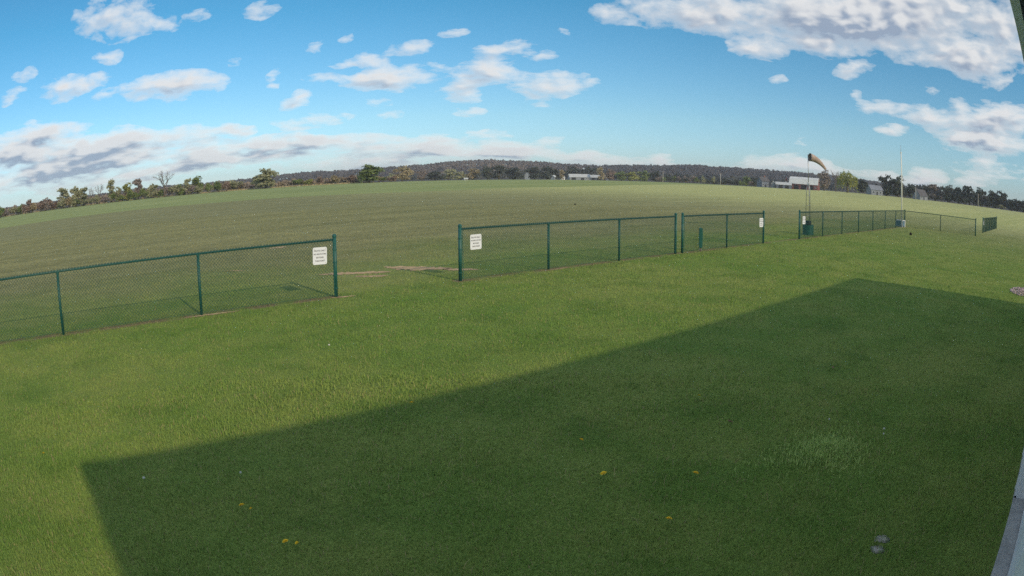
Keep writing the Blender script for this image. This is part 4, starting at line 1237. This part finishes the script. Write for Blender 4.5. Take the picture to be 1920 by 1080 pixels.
# ------------------------------------------------------------------ grass blades
def blade_mat(name, tone=None, transl=0.25):
    m, g, o = new_mat(name)
    at = g.n('ShaderNodeAttribute', attribute_name='tint').outputs['Fac']
    if tone is None:
        pos = g.n('ShaderNodeNewGeometry').outputs['Position']
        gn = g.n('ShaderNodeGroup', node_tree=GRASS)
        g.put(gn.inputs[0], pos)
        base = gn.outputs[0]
    else:
        base = g.mix(at, *tone)
    k = g.mix(g.ramp(at, 0.0, 0.9, smooth=False), (0.86, 0.98, 0.80), (1.42, 1.38, 1.30))
    col = g.mix(1.0, base, k, 'MULTIPLY')
    if tone is None:
        col = g.mix(g.ramp(at, 0.93, 0.95), col, (0.42, 0.37, 0.18))        # dead straws
    nrm = g.n('ShaderNodeNewGeometry').outputs['Normal']
    upn = g.vmath('NORMALIZE', g.vmath('ADD', nrm, (0.0, 0.0, 1.1)))      # blades shade as part of a soft sward
    finish(g, o, col, 0.6, spec=0.15, transl=transl, nrm=upn)
    return m
def blades(name, x, y, h, w, mat, rng, lean=0.45, bent=None, z=0.0):
    """thin upright blades: those with bent=True have a middle joint"""
    n = len(x)
    t = rng.uniform(0, 2 * math.pi, n); l = np.abs(rng.normal(size=n)) * lean
    la = rng.uniform(0, 2 * math.pi, n)
    lx, ly = np.cos(la) * np.sin(l) * h, np.sin(la) * np.sin(l) * h
    hz = h * np.cos(np.minimum(l, 1.2))
    wx_, wy_ = np.cos(t) * w / 2, np.sin(t) * w / 2
    tint = rng.random(n)
    Vs, Fs, Ts = [], [], []
    bent = np.zeros(n, bool) if bent is None else bent
    s = ~bent
    if s.any():
        V = np.stack([np.stack([x - wx_, y - wy_, 0 * x + z], 1)[s], np.stack([x + wx_, y + wy_, 0 * x + z], 1)[s], np.stack([x + lx, y + ly, hz + z], 1)[s]], 1).reshape(-1, 3)
        Vs.append(V); Fs.append(np.arange(len(V)).reshape(-1, 3)); Ts.append(np.repeat(tint[s], 3))
    if bent.any():
        b = bent
        mx, my, mz = x + lx * 0.33, y + ly * 0.33, hz * 0.62 + z
        V = np.stack([np.stack([x - wx_, y - wy_, 0 * x + z], 1)[b], np.stack([x + wx_, y + wy_, 0 * x + z], 1)[b],
                      np.stack([mx + wx_ * 0.85, my + wy_ * 0.85, mz], 1)[b], np.stack([mx - wx_ * 0.85, my - wy_ * 0.85, mz], 1)[b],
                      np.stack([x + lx * 1.1, y + ly * 1.1, hz + z], 1)[b]], 1).reshape(-1, 3)
        q = np.arange(b.sum())[:, None] * 5
        F = np.concatenate([q + [0, 1, 2], q + [0, 2, 3], q + [3, 2, 4]])
        off = sum(len(v) for v in Vs)
        Vs.append(V); Fs.append(F + off); Ts.append(np.repeat(tint[b], 5))
    return mesh_np(name, np.concatenate(Vs), np.concatenate(Fs), attrs={'tint': np.concatenate(Ts)})

rng = np.random.default_rng(12)
D0, RA, RB = 5600.0, 5.0, 58.0
def ring(n, r0, r1, law):
    az = np.radians(rng.uniform(-9, 104, n)); u = rng.random(n)
    r = np.sqrt(r0 ** 2 + u * (r1 ** 2 - r0 ** 2)) if law == 'flat' else r0 * (r1 / r0) ** u
    return r * np.cos(az), r * np.sin(az), r
span = math.radians(113)
x1, y1, r1_ = ring(int(span / 2 * (RA ** 2 - 2.4 ** 2) * D0), 2.4, RA, 'flat')
x2, y2, r2_ = ring(int(span * D0 * RA ** 2 * math.log(RB / RA)), RA, RB, 'log')
x, y, r = np.concatenate([x1, x2]), np.concatenate([y1, y2]), np.concatenate([r1_, r2_])
keep = (y > -0.17) | (x > 18.0)
keep &= ~((np.abs(y - 12.97 + 0.05 * np.sin(3 * x)) < 0.13) & (rng.random(len(x)) < 0.75) & (x < 51) & ((x < 6.7) | (x > 9.6)))
for (xa, ya), (xb, yb), wpt in PATCHES[:6]:                                  # worn soil
    dx, dy = xb - xa, yb - ya; L2 = dx * dx + dy * dy
    tt = np.clip(((x - xa) * dx + (y - ya) * dy) / L2, 0, 1)
    keep &= (np.hypot(x - xa - tt * dx, y - ya - tt * dy) > wpt * 0.62) | (rng.random(len(x)) < 0.22)
keep &= ((np.hypot(x - 4.40, y - 0.91) > 0.07) & (np.hypot(x - 4.23, y - 0.885) > 0.07)) | (rng.random(len(x)) < 0.35)
x, y, r = x[keep], y[keep], r[keep]
clump = 0.5 + 0.5 * np.sin(1.7 * x + 2.1 * np.sin(1.3 * y)) * np.sin(2.3 * y + 1.9 * np.sin(0.9 * x)) + 0.35 * np.sin(6.1 * x + 3.0 * np.sin(4.7 * y)) * np.sin(5.3 * y)
h = rng.gamma(6.0, 0.0052, len(x)) * np.clip(0.78 + 0.55 * clump, 0.5, 1.6) * np.where(y > 13.3, 0.8, 1.0)
w = 0.0050 * np.maximum(1.0, r / RA) ** 0.9
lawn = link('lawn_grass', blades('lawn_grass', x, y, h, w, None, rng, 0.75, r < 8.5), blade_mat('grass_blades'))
tag(lawn, 'short mown grass of the lawn and the flying field', 'grass', kind='stuff')

# a paler, longer clump left by the mower
n = 4200
a = rng.uniform(0, 6.28, n); q = np.abs(rng.normal(size=n)) * 0.58 * (1 + 0.25 * np.sin(3 * a) + 0.15 * np.sin(5 * a + 1))
cx, cy = 5.80 + q * (0.62 * np.cos(a) + 0.10 * np.sin(a)), 2.10 + q * (0.46 * np.sin(a) - 0.10 * np.cos(a))
hh = np.maximum(0.095 - 0.04 * q, 0.045) * rng.uniform(0.6, 1.2, n)
me = blades('blades', cx - 5.8, cy - 2.1, hh, np.full(n, 0.0070), None, rng, 0.75, np.ones(n, bool))
tuft = link('grass_clump', me, blade_mat('pale_clump_blades', ((0.27, 0.40, 0.11), (0.45, 0.56, 0.20)), 0.3), None, (5.8, 2.1, 0))
tag(tuft, 'taller pale clump of grass in the shaded lawn at lower right', 'grass clump')

# dandelions
M_YEL = plain('dandelion_yellow', (0.90, 0.66, 0.03), 0.7, 0.1, 40.0)
M_STEM = plain('flower_stem', (0.16, 0.24, 0.06), 0.6, 0.1, 40.0)
M_FLUFF = plain('dandelion_fluff', (0.50, 0.51, 0.45), 0.9, 0.05, 40.0)
def flower_mesh():
    m_ = MB()
    for ring_, (n_, ln, up_) in enumerate(((13, 0.024, 0.003), (11, 0.018, 0.008), (8, 0.011, 0.012))):
        for k in range(n_):
            t = 2 * math.pi * k / n_ + ring_ * 0.3
            c, s = math.cos(t), math.sin(t); wv = 0.0045
            m_.face([(c * 0.002, s * 0.002, up_), (c * ln * 0.6 - s * wv, s * ln * 0.6 + c * wv, up_ + 0.004), (c * ln, s * ln, up_ + 0.003), (c * ln * 0.6 + s * wv, s * ln * 0.6 - c * wv, up_ + 0.004)])
    me = bpy.data.meshes.new('flower_head'); m_.bm.to_mesh(me); m_.bm.free(); me.materials.append(M_YEL)
    return me
FL = flower_mesh()
sm = MB().tube([(0, 0, -0.01), (0.004, 0.002, 0.035), (0.0, 0.0, 0.082)], 0.0022, 5)
SM = bpy.data.meshes.new('stem'); sm.bm.to_mesh(SM); sm.bm.free(); SM.materials.append(M_STEM)
fb = bmesh.new(); bmesh.ops.create_icosphere(fb, subdivisions=2, radius=0.011)
for v in fb.verts:
    v.co *= 0.8 + 0.35 * ((v.index * 37) % 10) / 10
FB = bpy.data.meshes.new('seed_head'); fb.to_mesh(FB); fb.free(); FB.materials.append(M_FLUFF)
def dandelion(x, y, label, white=False, s=1.0):
    root = empty('dandelion', (x, y, 0), (x * 7.3) % 6.28)
    root.scale = (1.25 * s, 1.25 * s, 0.75 + 0.35 * s)
    tag(root, label, 'dandelion', 'dandelions in the lawn')
    link('stem', SM, parent=root)
    hd = link('seed_head' if white else 'flower_head', FB if white else FL, parent=root, loc=(0, 0, 0.090 if white else 0.082))
    if not white:
        hd.rotation_euler = (0.35, 0.1, 0)
for a_ in [(1.28, 4.59, 'larger yellow dandelion at lower left in the building shadow'), (1.33, 4.52, 'small yellow dandelion touching the larger one at lower left', False, 0.6),
           (1.36, 3.90, 'yellow dandelion lowest in the picture, left half of the shade'), (1.43, 3.86, 'faint second dandelion beside the lowest yellow one', False, 0.6),
           (3.95, 3.38, 'yellow dandelion in the middle of the shade, left of a level pair', False, 1.1), (4.45, 2.79, 'yellow dandelion in the shade, right one of a level pair', False, 1.1),
           (3.65, 2.47, 'yellow dandelion low in the shade, right of the middle', False, 1.0), (3.81, 5.96, 'yellow dandelion just inside the long edge of the shade', False, 1.1),
           (-0.48, 6.46, 'small yellow dandelion in the sun near the left edge', False, 0.8), (6.26, 3.99, 'small yellow dandelion above the pale grass clump', False, 0.7),
           (4.40, 4.06, 'small yellow dandelion in mid shade above the level pair', False, 0.7),
           (6.50, 1.66, 'pale dandelion seed head right of the pale grass clump', True), (6.36, 1.62, 'second pale seed head below the one right of the grass clump', True, 0.8),
           (0.58, 5.44, 'white dandelion seed head near the left corner of the shade', True, 1.1), (1.50, 5.20, 'white dandelion seed head in the left part of the shade', True, 0.8),
           (4.25, 8.83, 'white dandelion seed head in the sunny lawn before the gap', True, 1.3), (6.44, 2.35, 'tiny white seed head just behind the pale grass clump', True, 0.8)]:
    dandelion(*a_)
# dead leaves blown onto the lawn
M_DEAD = plain('dead_leaf', (0.17, 0.115, 0.06), 0.8, 0.25, 30.0)
for k, (x0, y0, lab) in enumerate([(8.58, 3.19, 'brown dead leaf on the shaded lawn below the far end of the fence'), (5.85, 3.30, 'brown dead leaf on the shaded lawn left of the pale grass clump')]):
    m_ = MB()
    P6 = [(-0.035, 0, 0.045), (-0.012, 0.02, 0.055), (0.018, 0.018, 0.05), (0.04, 0.0, 0.06), (0.018, -0.018, 0.052), (-0.012, -0.02, 0.042)]
    c_ = (0.0, 0.0, 0.042)
    for i in range(6):
        m_.face([c_, P6[i], P6[(i + 1) % 6]])
    o_ = m_.build('dead_leaf', M_DEAD, None, (x0, y0, 0), 1.1 * k + 0.4)
    sdm = o_.modifiers.new('thick', 'SOLIDIFY'); sdm.thickness = 0.002
    tag(o_, lab, 'leaf')

# ------------------------------------------------------------------ the hazy air between here and the ridge
m = bpy.data.materials.new('haze'); m.use_nodes = True; m.node_tree.nodes.clear()
g = Graph(m.node_tree)
o = g.n('ShaderNodeOutputMaterial'); pv = g.n('ShaderNodeVolumePrincipled')
pv.inputs['Color'].default_value = (0.80, 0.88, 1.0, 1)
pv.inputs['Density'].default_value = 0.00019
pv.inputs['Anisotropy'].default_value = 0.0
g.put(o.inputs['Volume'], pv.outputs[0])
hb = MB().box(-2600, 2600, -2600, 2600, -14, 52).build('haze', m)
tag(hb, 'thin pale haze over the whole airfield', 'haze', kind='stuff')
